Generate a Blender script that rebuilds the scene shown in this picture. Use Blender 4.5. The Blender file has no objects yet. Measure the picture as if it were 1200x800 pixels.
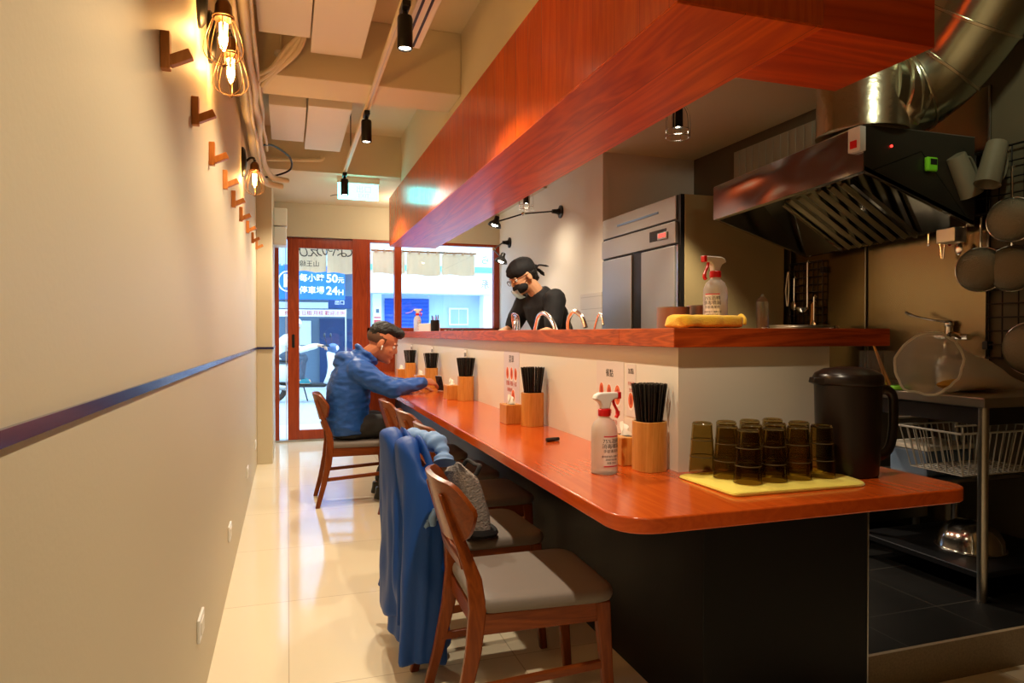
import bpy, bmesh, math, random
from mathutils import Vector, Matrix, noise
random.seed(7)
S = bpy.context.scene
COL = S.collection
PI = math.pi
def R(d): return math.radians(d)

# ------------------------------------------------------------------ mesh builder
class MB:
    def __init__(self):
        self.v = []; self.f = []; self.T = Matrix.Identity(4)
    def add(self, vs, fs):
        b = len(self.v)
        self.v += [tuple(self.T @ Vector(p)) for p in vs]
        self.f += [tuple(b + i for i in f) for f in fs]
        return self
    def box(self, x0, x1, y0, y1, z0, z1):
        vs = [(x, y, z) for x in (x0, x1) for y in (y0, y1) for z in (z0, z1)]
        return self.add(vs, [(0,1,3,2),(4,6,7,5),(0,4,5,1),(2,3,7,6),(0,2,6,4),(1,5,7,3)])
    def loft(self, rings, cap=True, closed=False):
        n = len(rings[0]); vs = [p for r in rings for p in r]; fs = []
        m = len(rings)
        for i in range(m if closed else m - 1):
            a = i * n; b = ((i + 1) % m) * n
            for k in range(n):
                k2 = (k + 1) % n
                fs.append((a + k, a + k2, b + k2, b + k))
        if cap and not closed:
            fs.append(tuple(range(n))[::-1]); fs.append(tuple(range((m - 1) * n, m * n)))
        return self.add(vs, fs)
    def tube(self, pts, r, n=10, cap=True, flat=1.0, up=None, closed=False):
        pts = [Vector(p) for p in pts]; m = len(pts)
        rs = r if isinstance(r, (list, tuple)) else [r] * m
        rings = []; nrm = None
        for i, p in enumerate(pts):
            if closed: t = pts[(i + 1) % m] - pts[i - 1]
            elif i == 0: t = pts[1] - pts[0]
            elif i == m - 1: t = pts[-1] - pts[-2]
            else: t = (pts[i + 1] - p).normalized() + (p - pts[i - 1]).normalized()
            t = t.normalized() if t.length > 1e-9 else Vector((0, 0, 1))
            if nrm is None:
                h = Vector(up) if up else (Vector((0, 0, 1)) if abs(t.z) < .9 else Vector((1, 0, 0)))
                nrm = (h - t * h.dot(t)).normalized()
            else:
                nrm = nrm - t * nrm.dot(t)
                nrm = nrm.normalized() if nrm.length > 1e-6 else t.orthogonal().normalized()
            bi = t.cross(nrm)
            rings.append([p + nrm * math.cos(2*PI*k/n) * rs[i] * flat + bi * math.sin(2*PI*k/n) * rs[i] for k in range(n)])
        return self.loft(rings, cap, closed)
    def cyl(self, a, b, r, n=16, r2=None):
        return self.tube([a, b], [r, r if r2 is None else r2], n)
    def lathe(self, prof, c=(0, 0, 0), n=28, sx=1.0, sy=1.0, closed=False):
        rings = [[(c[0] + max(q[0], 1e-4) * math.cos(2*PI*k/n) * sx, c[1] + max(q[0], 1e-4) * math.sin(2*PI*k/n) * sy, c[2] + q[1]) for k in range(n)] for q in prof]
        return self.loft(rings, True, closed)
    def prism(self, poly, z0, z1):
        n = len(poly)
        vs = [(p[0], p[1], z0) for p in poly] + [(p[0], p[1], z1) for p in poly]
        fs = [tuple(range(n))[::-1], tuple(range(n, 2 * n))] + [(k, (k + 1) % n, n + (k + 1) % n, n + k) for k in range(n)]
        return self.add(vs, fs)
    def ell(self, c, r, n=16, rot=None):
        m = max(6, n // 2); rings = []
        for i in range(m + 1):
            a = PI * i / m; q = max(math.sin(a), 1e-3); rg = []
            for k in range(n):
                p = Vector((r[0] * q * math.cos(2*PI*k/n), r[1] * q * math.sin(2*PI*k/n), -r[2] * math.cos(a)))
                if rot is not None: p = rot @ p
                rg.append(Vector(c) + p)
            rings.append(rg)
        return self.loft(rings)
    def grid(self, fn, nu, nv, thick=0.0):
        """fn(u,v)->point; thick: second layer pushed along the normal"""
        P = [[Vector(fn(i / nu, j / nv)) for j in range(nv + 1)] for i in range(nu + 1)]
        vs = [p for r in P for p in r]; w = nv + 1
        fs = [(i*w+j, (i+1)*w+j, (i+1)*w+j+1, i*w+j+1) for i in range(nu) for j in range(nv)]
        if thick:
            nb = len(vs); N = []
            for i in range(nu + 1):
                for j in range(nv + 1):
                    du = P[min(i+1,nu)][j] - P[max(i-1,0)][j]; dv = P[i][min(j+1,nv)] - P[i][max(j-1,0)]
                    q = du.cross(dv); N.append(q.normalized() if q.length > 1e-12 else Vector((0,0,1)))
            vs = vs + [p + N[k] * thick for k, p in enumerate(vs)]
            fs = [f[::-1] for f in fs] + [tuple(nb + k for k in f) for f in fs]
            for i in range(nu):
                fs.append((i*w, (i+1)*w, nb+(i+1)*w, nb+i*w)); fs.append((i*w+nv, nb+i*w+nv, nb+(i+1)*w+nv, (i+1)*w+nv))
            for j in range(nv):
                fs.append((j, nb+j, nb+j+1, j+1)); fs.append((nu*w+j, nu*w+j+1, nb+nu*w+j+1, nb+nu*w+j))
        return self.add(vs, fs)
    def build(self, name, mat, parent=None, smooth=True, bev=0.0, seg=2, remesh=0.0, relax=0, sub=0, ang=38, disp=None):
        me = bpy.data.meshes.new(name)
        me.from_pydata(self.v, [], self.f)
        bm = bmesh.new(); bm.from_mesh(me); bmesh.ops.recalc_face_normals(bm, faces=bm.faces[:]); bm.to_mesh(me); bm.free()
        o = bpy.data.objects.new(name, me); COL.objects.link(o)
        if remesh or relax or sub or disp:
            if remesh:
                q = o.modifiers.new('r', 'REMESH'); q.mode = 'VOXEL'; q.voxel_size = remesh
            if relax:
                q = o.modifiers.new('s', 'SMOOTH'); q.iterations = relax; q.factor = .5
            if sub:
                q = o.modifiers.new('d', 'SUBSURF'); q.levels = sub; q.render_levels = sub
            dg = bpy.context.evaluated_depsgraph_get(); dg.update()
            me2 = bpy.data.meshes.new_from_object(o.evaluated_get(dg))
            o.modifiers.clear(); o.data = me2; bpy.data.meshes.remove(me); me = me2; me.name = name
            if disp:
                ns = [v.normal.copy() for v in me.vertices]
                for v, n_ in zip(me.vertices, ns): v.co += disp(v.co, n_)
                me.update()
        me.materials.clear(); me.materials.append(mat)
        if smooth:
            for p in me.polygons: p.use_smooth = True
            me.set_sharp_from_angle(angle=R(ang))
        if bev:
            q = o.modifiers.new('bevel', 'BEVEL'); q.width = bev; q.segments = seg; q.limit_method = 'ANGLE'; q.angle_limit = R(35)
        if parent: o.parent = parent
        return o

def tag(o, label=None, cat=None, group=None, kind=None):
    if label: o['label'] = label
    if cat: o['category'] = cat
    if group: o['group'] = group
    if kind: o['kind'] = kind
    return o
def thing(name, label, cat, loc=(0, 0, 0), rz=0.0, group=None):
    o = bpy.data.objects.new(name, None); COL.objects.link(o)
    o.location = loc; o.rotation_euler = (0, 0, rz); o.empty_display_size = .05
    return tag(o, label, cat, group)
def struct(mb, name, mat, parent=None, **k):
    o = mb.build(name, mat, parent, **k)
    if not parent: o['kind'] = 'structure'
    return o
def dup(root, loc, rz=None, label=None, group=None, rot=None):
    r = root.copy(); COL.objects.link(r); r.location = loc
    if rz is not None: r.rotation_euler = (0, 0, rz)
    if rot is not None: r.rotation_euler = rot
    if label: r['label'] = label
    if group: r['group'] = group
    for ch in list(root.children):
        c = ch.copy(); COL.objects.link(c); c.parent = r
        for g in list(ch.children):
            d = g.copy(); COL.objects.link(d); d.parent = c
    return r
def text(name, body, size, M, mat, parent=None, ext=.0008, bold=0.0, align='CENTER'):
    """lettering as a mesh; M places the text plane (x right, y up, z to the reader)"""
    cu = bpy.data.curves.new(name, 'FONT'); cu.body = body; cu.size = size; cu.extrude = ext
    cu.align_x = align; cu.align_y = 'CENTER'; cu.offset = bold; cu.resolution_u = 3
    t = bpy.data.objects.new(name, cu); COL.objects.link(t)
    dg = bpy.context.evaluated_depsgraph_get(); dg.update()
    me = bpy.data.meshes.new_from_object(t.evaluated_get(dg))
    bpy.data.objects.remove(t); me.transform(M); me.materials.clear(); me.materials.append(mat)
    o = bpy.data.objects.new(name, me); COL.objects.link(o)
    if parent: o.parent = parent
    return o
def frame(o, x, y):
    """matrix with origin o, x axis and y axis given"""
    x = Vector(x).normalized(); y = Vector(y).normalized(); z = x.cross(y)
    return Matrix(((x.x, y.x, z.x, o[0]), (x.y, y.y, z.y, o[1]), (x.z, y.z, z.z, o[2]), (0, 0, 0, 1)))
def bez(pts, n=8):
    """smooth Catmull-Rom path through points"""
    P = [Vector(p) for p in pts]; P = [P[0] * 2 - P[1]] + P + [P[-1] * 2 - P[-2]]; out = []
    for i in range(1, len(P) - 2):
        for k in range(n):
            t = k / n; a, b, c, d = P[i-1], P[i], P[i+1], P[i+2]
            out.append(.5 * ((2*b) + (c-a)*t + (2*a-5*b+4*c-d)*t*t + (3*b-a-3*c+d)*t**3))
    out.append(P[-2]); return out
def folds(amp, f1=9, f2=26, dirs=(1, 1, .35), seed=0):
    def d(co, n):
        p = Vector((co.x*dirs[0], co.y*dirs[1], co.z*dirs[2]))
        a = 1 - abs(noise.noise(p*f1 + Vector((seed, 0, 0))))*2
        return n * (amp*(a*.8 + .35*noise.noise(p*f2 + Vector((0, seed, 0)))))
    return d
def rrect(x0, x1, y0, y1, r, n=6):
    out = []
    for cx, cy, a0 in ((x1-r, y1-r, 0), (x0+r, y1-r, 90), (x0+r, y0+r, 180), (x1-r, y0+r, 270)):
        for k in range(n + 1):
            a = R(a0 + 90 * k / n); out.append((cx + r * math.cos(a), cy + r * math.sin(a)))
    return out

# ------------------------------------------------------------------ materials
def srgb(r, g, b):
    f = lambda c: (c / 255 / 12.92) if c / 255 <= .04045 else ((c / 255 + .055) / 1.055) ** 2.4
    return (f(r), f(g), f(b), 1)
def mat(name, col, rough=.5, metal=0.0, coat=0.0, spec=.5, emit=None, es=0.0, trans=0.0, ior=1.45, alpha=1.0,
        bump=0.0, bscale=60.0, var=0.0, vscale=6.0, stretch=(1, 1, 1), aniso=0.0, sheen=0.0, sss=0.0):
    m = bpy.data.materials.new(name); m.use_nodes = True
    nt = m.node_tree; N = nt.nodes; L = nt.links; p = N['Principled BSDF']
    p.inputs['Base Color'].default_value = col; p.inputs['Roughness'].default_value = rough
    p.inputs['Metallic'].default_value = metal; p.inputs['Coat Weight'].default_value = coat
    p.inputs['Coat Roughness'].default_value = .12
    p.inputs['Specular IOR Level'].default_value = spec; p.inputs['IOR'].default_value = ior
    p.inputs['Transmission Weight'].default_value = trans; p.inputs['Alpha'].default_value = alpha
    p.inputs['Sheen Weight'].default_value = sheen
    if sss:
        p.inputs['Subsurface Weight'].default_value = sss; p.inputs['Subsurface Radius'].default_value = (.01, .004, .002)
    if emit:
        p.inputs['Emission Color'].default_value = emit; p.inputs['Emission Strength'].default_value = es
    if bump or var:
        tc = N.new('ShaderNodeTexCoord'); mp = N.new('ShaderNodeMapping'); mp.inputs['Scale'].default_value = stretch
        L.new(tc.outputs['Object'], mp.inputs['Vector'])
        if var:
            nz = N.new('ShaderNodeTexNoise'); nz.inputs['Scale'].default_value = vscale; nz.inputs['Detail'].default_value = 4
            L.new(mp.outputs[0], nz.inputs['Vector'])
            mx = N.new('ShaderNodeMix'); mx.data_type = 'RGBA'
            mx.inputs[6].default_value = tuple(c * (1 - var) for c in col[:3]) + (1,)
            mx.inputs[7].default_value = tuple(min(1, c * (1 + var)) for c in col[:3]) + (1,)
            L.new(nz.outputs[0], mx.inputs[0]); L.new(mx.outputs[2], p.inputs['Base Color'])
        if bump:
            nb = N.new('ShaderNodeTexNoise'); nb.inputs['Scale'].default_value = bscale; nb.inputs['Detail'].default_value = 3
            L.new(mp.outputs[0], nb.inputs['Vector'])
            bp = N.new('ShaderNodeBump'); bp.inputs['Strength'].default_value = bump; bp.inputs['Distance'].default_value = .01
            L.new(nb.outputs[0], bp.inputs['Height']); L.new(bp.outputs[0], p.inputs['Normal'])
    return m
def wood(name, light, dark, along=(0, 1, 0), freq=9.0, rough=.3, coat=.35, plank=None, fine=.55, contrast=1.0):
    """grain stretched along an axis; optional plank joints of the given width on the axis 'plank'=(axis,width)"""
    m = bpy.data.materials.new(name); m.use_nodes = True
    nt = m.node_tree; N = nt.nodes; L = nt.links; p = N['Principled BSDF']
    p.inputs['Roughness'].default_value = rough; p.inputs['Coat Weight'].default_value = coat; p.inputs['Coat Roughness'].default_value = .15
    p.inputs['Specular IOR Level'].default_value = .28
    tc = N.new('ShaderNodeTexCoord'); mp = N.new('ShaderNodeMapping')
    mp.inputs['Scale'].default_value = tuple(.09 if a else 1.0 for a in along)
    L.new(tc.outputs['Object'], mp.inputs['Vector'])
    vec = mp.outputs[0]
    if plank:
        ax, w = plank; sx = N.new('ShaderNodeSeparateXYZ'); L.new(tc.outputs['Object'], sx.inputs[0])
        dv = N.new('ShaderNodeMath'); dv.operation = 'DIVIDE'; dv.inputs[1].default_value = w; L.new(sx.outputs[ax], dv.inputs[0])
        fl = N.new('ShaderNodeMath'); fl.operation = 'FLOOR'; L.new(dv.outputs[0], fl.inputs[0])
        wn = N.new('ShaderNodeTexWhiteNoise'); wn.noise_dimensions = '1D'; L.new(fl.outputs[0], wn.inputs['W'])
        sc = N.new('ShaderNodeVectorMath'); sc.operation = 'SCALE'; sc.inputs['Scale'].default_value = 7.0; L.new(wn.outputs['Color'], sc.inputs[0])
        ad = N.new('ShaderNodeVectorMath'); ad.operation = 'ADD'; L.new(vec, ad.inputs[0]); L.new(sc.outputs[0], ad.inputs[1]); vec = ad.outputs[0]
    n1 = N.new('ShaderNodeTexNoise'); n1.inputs['Scale'].default_value = freq * .45; n1.inputs['Detail'].default_value = 3; n1.inputs['Distortion'].default_value = .6
    L.new(vec, n1.inputs['Vector'])
    ml = N.new('ShaderNodeMath'); ml.operation = 'MULTIPLY'; ml.inputs[1].default_value = 9.0; L.new(n1.outputs[0], ml.inputs[0])
    sn = N.new('ShaderNodeMath'); sn.operation = 'PINGPONG'; sn.inputs[1].default_value = .5; L.new(ml.outputs[0], sn.inputs[0])
    n2 = N.new('ShaderNodeTexNoise'); n2.inputs['Scale'].default_value = freq * 9; n2.inputs['Detail'].default_value = 4
    L.new(vec, n2.inputs['Vector'])
    mx0 = N.new('ShaderNodeMath'); mx0.operation = 'MULTIPLY_ADD'; mx0.inputs[1].default_value = 1.1 * contrast; L.new(sn.outputs[0], mx0.inputs[0])
    m2 = N.new('ShaderNodeMath'); m2.operation = 'MULTIPLY'; m2.inputs[1].default_value = fine; L.new(n2.outputs[0], m2.inputs[0]); L.new(m2.outputs[0], mx0.inputs[2])
    mx = N.new('ShaderNodeMix'); mx.data_type = 'RGBA'; mx.inputs[6].default_value = dark; mx.inputs[7].default_value = light
    L.new(mx0.outputs[0], mx.inputs[0]); out = mx.outputs[2]
    if plank:
        fr = N.new('ShaderNodeMath'); fr.operation = 'FRACT'; L.new(dv.outputs[0], fr.inputs[0])
        lt = N.new('ShaderNodeMath'); lt.operation = 'LESS_THAN'; lt.inputs[1].default_value = .004 / w * .5; L.new(fr.outputs[0], lt.inputs[0])
        m3 = N.new('ShaderNodeMix'); m3.data_type = 'RGBA'; m3.inputs[7].default_value = tuple(c * .45 for c in dark[:3]) + (1,)
        L.new(lt.outputs[0], m3.inputs[0]); L.new(out, m3.inputs[6])
        hs = N.new('ShaderNodeHueSaturation'); L.new(m3.outputs[2], hs.inputs['Color'])
        vr = N.new('ShaderNodeMath'); vr.operation = 'MULTIPLY_ADD'; vr.inputs[1].default_value = .16; vr.inputs[2].default_value = .92
        L.new(wn.outputs['Value'], vr.inputs[0]); L.new(vr.outputs[0], hs.inputs['Value']); out = hs.outputs['Color']
    L.new(out, p.inputs['Base Color'])
    bp = N.new('ShaderNodeBump'); bp.inputs['Strength'].default_value = .03; bp.inputs['Distance'].default_value = .002
    L.new(n2.outputs[0], bp.inputs['Height']); L.new(bp.outputs[0], p.inputs['Normal'])
    return m
def tiles(name, col, grout, sx, sy, rough=.12, gw=.006, var=.03, rot=0.0, axes=(0, 1), off=0.0):
    m = mat(name, col, rough); nt = m.node_tree; N = nt.nodes; L = nt.links; p = N['Principled BSDF']
    tc = N.new('ShaderNodeTexCoord'); sp = N.new('ShaderNodeSeparateXYZ'); L.new(tc.outputs['Object'], sp.inputs[0])
    cb = N.new('ShaderNodeCombineXYZ'); L.new(sp.outputs[axes[0]], cb.inputs[0]); L.new(sp.outputs[axes[1]], cb.inputs[1])
    br = N.new('ShaderNodeTexBrick'); br.offset = off; br.inputs['Scale'].default_value = 1.0
    br.inputs['Brick Width'].default_value = sx; br.inputs['Row Height'].default_value = sy
    br.inputs['Mortar Size'].default_value = gw / 2; br.inputs['Mortar Smooth'].default_value = .1
    br.inputs['Color1'].default_value = tuple(c * (1 + var) for c in col[:3]) + (1,); br.inputs['Color2'].default_value = tuple(c * (1 - var) for c in col[:3]) + (1,)
    br.inputs['Mortar'].default_value = grout
    L.new(cb.outputs[0], br.inputs['Vector']); L.new(br.outputs['Color'], p.inputs['Base Color'])
    return m
def thin_glass(name, tint=(1, 1, 1, 1), refl=.08, rough=.0):
    m = bpy.data.materials.new(name); m.use_nodes = True; nt = m.node_tree; N = nt.nodes; L = nt.links
    N.remove(N['Principled BSDF']); o = N['Material Output']
    a = N.new('ShaderNodeBsdfTransparent'); a.inputs[0].default_value = tint
    g = N.new('ShaderNodeBsdfGlossy'); g.inputs['Roughness'].default_value = rough
    x = N.new('ShaderNodeMixShader'); x.inputs[0].default_value = refl
    L.new(a.outputs[0], x.inputs[1]); L.new(g.outputs[0], x.inputs[2]); L.new(x.outputs[0], o.inputs[0])
    return m
def film(name, col, clear=.5, gloss=.08):
    """thin cloudy plastic: part clear, part translucent"""
    m = bpy.data.materials.new(name); m.use_nodes = True; nt = m.node_tree; N = nt.nodes; L = nt.links
    N.remove(N['Principled BSDF']); o = N['Material Output']
    a = N.new('ShaderNodeBsdfTransparent'); a.inputs[0].default_value = tuple(min(1, c * .5 + .5) for c in col[:3]) + (1,)
    t = N.new('ShaderNodeBsdfTranslucent'); t.inputs[0].default_value = col
    d = N.new('ShaderNodeBsdfDiffuse'); d.inputs[0].default_value = col
    g = N.new('ShaderNodeBsdfGlossy'); g.inputs['Roughness'].default_value = .2
    x0 = N.new('ShaderNodeMixShader'); x0.inputs[0].default_value = .5; L.new(t.outputs[0], x0.inputs[1]); L.new(d.outputs[0], x0.inputs[2])
    x1 = N.new('ShaderNodeMixShader'); x1.inputs[0].default_value = clear; L.new(x0.outputs[0], x1.inputs[1]); L.new(a.outputs[0], x1.inputs[2])
    x2 = N.new('ShaderNodeMixShader'); x2.inputs[0].default_value = gloss; L.new(x1.outputs[0], x2.inputs[1]); L.new(g.outputs[0], x2.inputs[2])
    L.new(x2.outputs[0], o.inputs[0]); return m

M = {}
M['wall'] = mat('wall_paint', srgb(204, 190, 160), .55, bump=.04, bscale=90)
M['white'] = mat('white_paint', srgb(226, 222, 212), .6)
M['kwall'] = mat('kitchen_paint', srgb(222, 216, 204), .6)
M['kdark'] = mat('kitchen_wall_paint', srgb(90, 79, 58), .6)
M['ceil'] = mat('ceiling_paint', srgb(218, 205, 172), .7)
M['ceilbox'] = mat('white_board', srgb(232, 226, 212), .6)
M['floor'] = tiles('cream_floor_tiles', srgb(240, 228, 200), srgb(204, 188, 158), .8, .8, .10, .004, .015)
M['kfloor'] = tiles('dark_floor_tiles', srgb(21, 20, 19), srgb(50, 47, 43), .4, .4, .5, .006, .08)
M['kfloor'].node_tree.nodes['Principled BSDF'].inputs['Specular IOR Level'].default_value = .15
M['riser'] = mat('terrazzo', srgb(132, 114, 88), .6, var=.35, vscale=140)
M['beam'] = wood('beam_wood', srgb(218, 90, 12), srgb(172, 54, 4), (0, 0, 1), 16, .26, .22, plank=(1, .16), contrast=.6)
M['beamb'] = wood('beam_soffit_wood', srgb(240, 104, 8), srgb(188, 58, 2), (0, 1, 0), 10, .33, .1, plank=(0, .235), contrast=1.15, fine=.35)
M['beamr'] = wood('beam_return_wood', srgb(226, 84, 6), srgb(168, 46, 2), (1, 0, 0), 10, .33, .1, contrast=1.15, fine=.35)
M['counter'] = wood('counter_wood', srgb(230, 106, 34), srgb(184, 68, 16), (0, 1, 0), 14, .2, .45, contrast=.45, fine=.3)
M['ledge'] = wood('ledge_wood', srgb(206, 94, 34), srgb(122, 42, 10), (0, 1, 0), 30, .38, .1, contrast=1.1)
M['ledgex'] = wood('ledge_end_wood', srgb(196, 80, 26), srgb(116, 36, 8), (1, 0, 0), 30, .38, .1, contrast=1.1)
M['door'] = wood('door_wood', srgb(176, 72, 30), srgb(126, 42, 14), (0, 0, 1), 20, .35, .2, contrast=.7)
M['chair'] = wood('chair_wood', srgb(150, 74, 22), srgb(96, 40, 8), (0, 0, 1), 28, .36, .08, contrast=.6)
M['chairx'] = wood('chair_rail_wood', srgb(150, 74, 22), srgb(96, 40, 8), (1, 0, 0), 28, .36, .08, contrast=.6)
M['chairy'] = wood('chair_back_wood', srgb(152, 76, 24), srgb(100, 42, 9), (0, 1, 0), 20, .3, .15, contrast=.5)
M['hook'] = wood('peg_wood', srgb(222, 150, 82), srgb(186, 112, 52), (0, 0, 1), 30, .45, .1, contrast=.5)
M['bamboo'] = wood('bamboo', srgb(226, 164, 82), srgb(190, 120, 48), (0, 0, 1), 36, .35, .2, contrast=.7)
M['black'] = mat('black_paint', srgb(26, 24, 22), .35)
M['blackm'] = mat('black_metal', srgb(22, 21, 20), .4, .3)
M['basep'] = mat('counter_base_laminate', srgb(17, 16, 16), .42, spec=.22, bump=.02)
M['panel'] = mat('cream_laminate', srgb(230, 222, 206), .35)
M['steel'] = mat('brushed_steel', srgb(188, 184, 176), .28, 1.0, bump=.02, bscale=30, stretch=(1, 1, .05))
M['steelf'] = mat('fridge_steel', srgb(176, 172, 166), .36, .75, bump=.02, bscale=5)
M['ring'] = mat('tumbler_ring', srgb(84, 74, 52), .12, spec=.6)
M['kceil'] = mat('kitchen_ceiling_paint', srgb(226, 214, 178), .7)
M['greywire'] = mat('coated_wire', srgb(170, 166, 156), .4)
M['rib'] = mat('ribbed_panel_paint', srgb(150, 140, 118), .5)
M['meshs'] = mat('wire_mesh_steel', srgb(122, 112, 92), .5, .8, bump=.4, bscale=160)
M['steelm'] = mat('mirror_steel', srgb(190, 186, 176), .14, 1.0, bump=.05, bscale=3)
M['steelw'] = mat('wall_steel', srgb(134, 118, 88), .24, 1.0, bump=.03, bscale=5)
M['chrome'] = mat('chrome', srgb(240, 238, 234), .16, 1.0)
M['alu'] = mat('duct_foil', srgb(190, 190, 166), .2, 1.0, bump=.08, bscale=9)
M['tape'] = mat('foil_tape', srgb(215, 200, 172), .22, 1.0, bump=.2, bscale=30, stretch=(.3, 1, 1))
M['brass'] = mat('bronze_wire', srgb(120, 82, 48), .3, .9)
M['cageb'] = mat('aged_brass_wire', srgb(128, 98, 70), .35, .8)
M['wire'] = mat('dark_wire', srgb(40, 32, 26), .45, .6)
M['plas'] = mat('white_plastic', srgb(236, 234, 228), .35)
M['red'] = mat('red_plastic', srgb(214, 24, 28), .3)
M['dkred'] = mat('label_red', srgb(214, 70, 84), .5)
M['bottle'] = mat('frosted_bottle', srgb(236, 228, 218), .35, trans=.55, ior=1.2)
M['paper'] = mat('label_paper', srgb(242, 236, 226), .6)
M['ink'] = mat('ink', srgb(52, 46, 44), .7)
M['yellow'] = mat('yellow_cloth', srgb(244, 196, 48), .85, bump=.35, bscale=220, sheen=.3)
M['yellow2'] = mat('pale_yellow_cloth', srgb(240, 220, 92), .85, bump=.35, bscale=220, sheen=.3)
M['amber'] = mat('smoked_plastic', srgb(206, 186, 128), .10, trans=1.0, ior=1.16)
M['pitcher'] = mat('dark_brown_plastic', srgb(30, 20, 15), .28)
M['stick'] = mat('black_chopstick', srgb(30, 26, 23), .25)
M['seat'] = mat('grey_vinyl', srgb(122, 113, 106), .5, spec=.3, bump=.03, bscale=200)
M['jblue'] = mat('blue_nylon', srgb(34, 82, 160), .45, bump=.3, bscale=20, spec=.4, stretch=(1, 1, 2.4))
M['cblue'] = mat('coat_blue_nylon', srgb(18, 72, 156), .5, bump=.25, bscale=14, spec=.35, stretch=(1.6, 1.6, .6))
M['cpale'] = mat('coat_lining', srgb(120, 160, 214), .6, bump=.1, bscale=40)
M['bag'] = mat('grey_fleece', srgb(150, 140, 134), .95, bump=.9, bscale=110, var=.25, vscale=50)
M['blackcloth'] = mat('black_cotton', srgb(20, 20, 23), .8, bump=.08, bscale=80)
M['trouser'] = mat('dark_trousers', srgb(34, 32, 32), .7, bump=.1, bscale=40)
M['skin'] = mat('skin', srgb(188, 116, 80), .5, sss=.08)
M['skin2'] = mat('skin_pale', srgb(214, 160, 122), .5, sss=.08)
M['hair'] = mat('black_hair', srgb(16, 13, 12), .45, bump=.5, bscale=160, stretch=(1, 1, .25))
M['mask'] = mat('black_mask', srgb(24, 23, 24), .8)
M['glassp'] = thin_glass('window_glass', (.98, 1, 1, 1), .06)
M['shield'] = film('clear_plastic_shield', (.75, .9, .9, 1), .55, .1)
M['bagfilm'] = film('cloudy_bag_plastic', (.86, .80, .66, 1), .55, .10)
M['clearp'] = thin_glass('clear_plastic', (.9, .88, .82, 1), .12, .1)
M['bulbglass'] = thin_glass('bulb_glass', (1, .92, .78, 1), .08)
M['tissue'] = mat('tissue', srgb(246, 240, 228), .9)
M['green'] = mat('green_plastic', srgb(120, 206, 40), .4)
M['blueplast'] = mat('blue_grey_plastic', srgb(90, 108, 132), .45)
M['stripe'] = mat('dark_blue_rail', srgb(44, 44, 84), .2, coat=.4)
M['pipe'] = mat('pipe_paint', srgb(220, 206, 170), .5)
M['redtool'] = mat('red_handle', srgb(170, 26, 22), .4)
M['jug'] = mat('cloudy_jug', srgb(136, 124, 100), .4, trans=.3)
def emis(name, col, s): return mat(name, (.02, .02, .02, 1), .5, emit=col, es=s)
M['fil'] = emis('filament_glow', (1, .52, .16, 1), 60)
M['spot'] = emis('spot_face', (1, .86, .66, 1), 25)
M['exit'] = emis('exit_face', (.13, 1, .93, 1), 7)
M['led'] = emis('red_led', (1, .03, .02, 1), 4)
M['hoodlight'] = emis('hood_lamp_face', (1, .85, .6, 1), 12)
# ================================================================== SETTING
WX = -.268
struct(MB().box(-.4, 1.79, -2.4, 8.05, -.1, 0).box(1.79, 3.4, -2.4, 1.755, -.1, 0), 'floor', M['floor'], smooth=False)
kf = struct(MB().box(1.795, 3.4, 1.77, 8.05, -.1, .135), 'floor_kitchen', M['kfloor'], smooth=False)
struct(MB().box(1.795, 3.4, 1.755, 1.77, -.1, .1345), 'trim_1', M['riser'], smooth=False)
struct(MB().box(-.4, WX, -2.4, 8.05, 0, 3.2), 'wall_left', M['wall'], smooth=False)
struct(MB().box(-.4, 3.4, -2.5, -2.4, 0, 3.2), 'wall_rear', M['wall'], smooth=False)
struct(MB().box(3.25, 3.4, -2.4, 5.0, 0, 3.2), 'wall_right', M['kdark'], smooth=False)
struct(MB().box(2.46, 3.4, 4.99, 5.1, .135, 3.1), 'wall_recess', M['kwall'], smooth=False)
struct(MB().box(2.44, 2.56, 5.1, 8.05, .135, 3.1), 'wall_kitchen', M['kwall'], smooth=False)
# corner pier beside the refrigerator, leaning inward at the top, tiled below
pm = tiles('cream_wall_tiles', srgb(214, 204, 186), srgb(186, 174, 152), .6, .10, .3, .005, .02, axes=(1, 2))
b = MB(); b.loft([[(2.405, 4.985, .135), (2.46, 4.985, .135), (2.46, 5.40, .135), (2.405, 5.40, .135)],
                  [(2.405, 4.985, 1.85), (2.46, 4.985, 1.85), (2.46, 5.40, 1.85), (2.405, 5.40, 1.85)],
                  [(2.405, 4.985, 2.65), (2.46, 4.985, 2.65), (2.46, 5.27, 2.65), (2.405, 5.27, 2.65)]])
pk = struct(b, 'pillar_kitchen', M['kwall'], smooth=False)
MB().box(2.397, 2.4055, 4.985, 5.40, .135, 1.53).build('tile_facing', pm, pk, smooth=False)
struct(MB().box(WX, -.133, 6.63, 7.86, 0, 3.0), 'pillar', M['wall'], smooth=False, bev=.004)
# facade: wall above the doors and the window, timber panel under the window
struct(MB().box(-.4, 2.56, 7.9, 8.05, 2.262, 3.1), 'wall_front', M['wall'], smooth=False)
# ceilings
struct(MB().box(-.4, 3.4, -2.4, 8.05, 3.0, 3.1), 'ceiling', M['ceil'], smooth=False)
struct(MB().box(WX, 2.44, 6.32, 7.9, 2.63, 3.0), 'ceiling_soffit', M['ceil'], smooth=False)
struct(MB().box(1.40, 3.25, 3.3, 6.32, 2.65, 3.0), 'ceiling_kitchen', M['kceil'], smooth=False)
struct(MB().box(WX, 1.0, 4.02, 4.36, 2.63, 3.0), 'ceiling_beam', M['ceil'], smooth=False, bev=.006)
struct(MB().box(1.0, 1.40, 1.62, 6.32, 2.53, 3.0), 'wall_bulkhead', M['ceil'], smooth=False)
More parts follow.
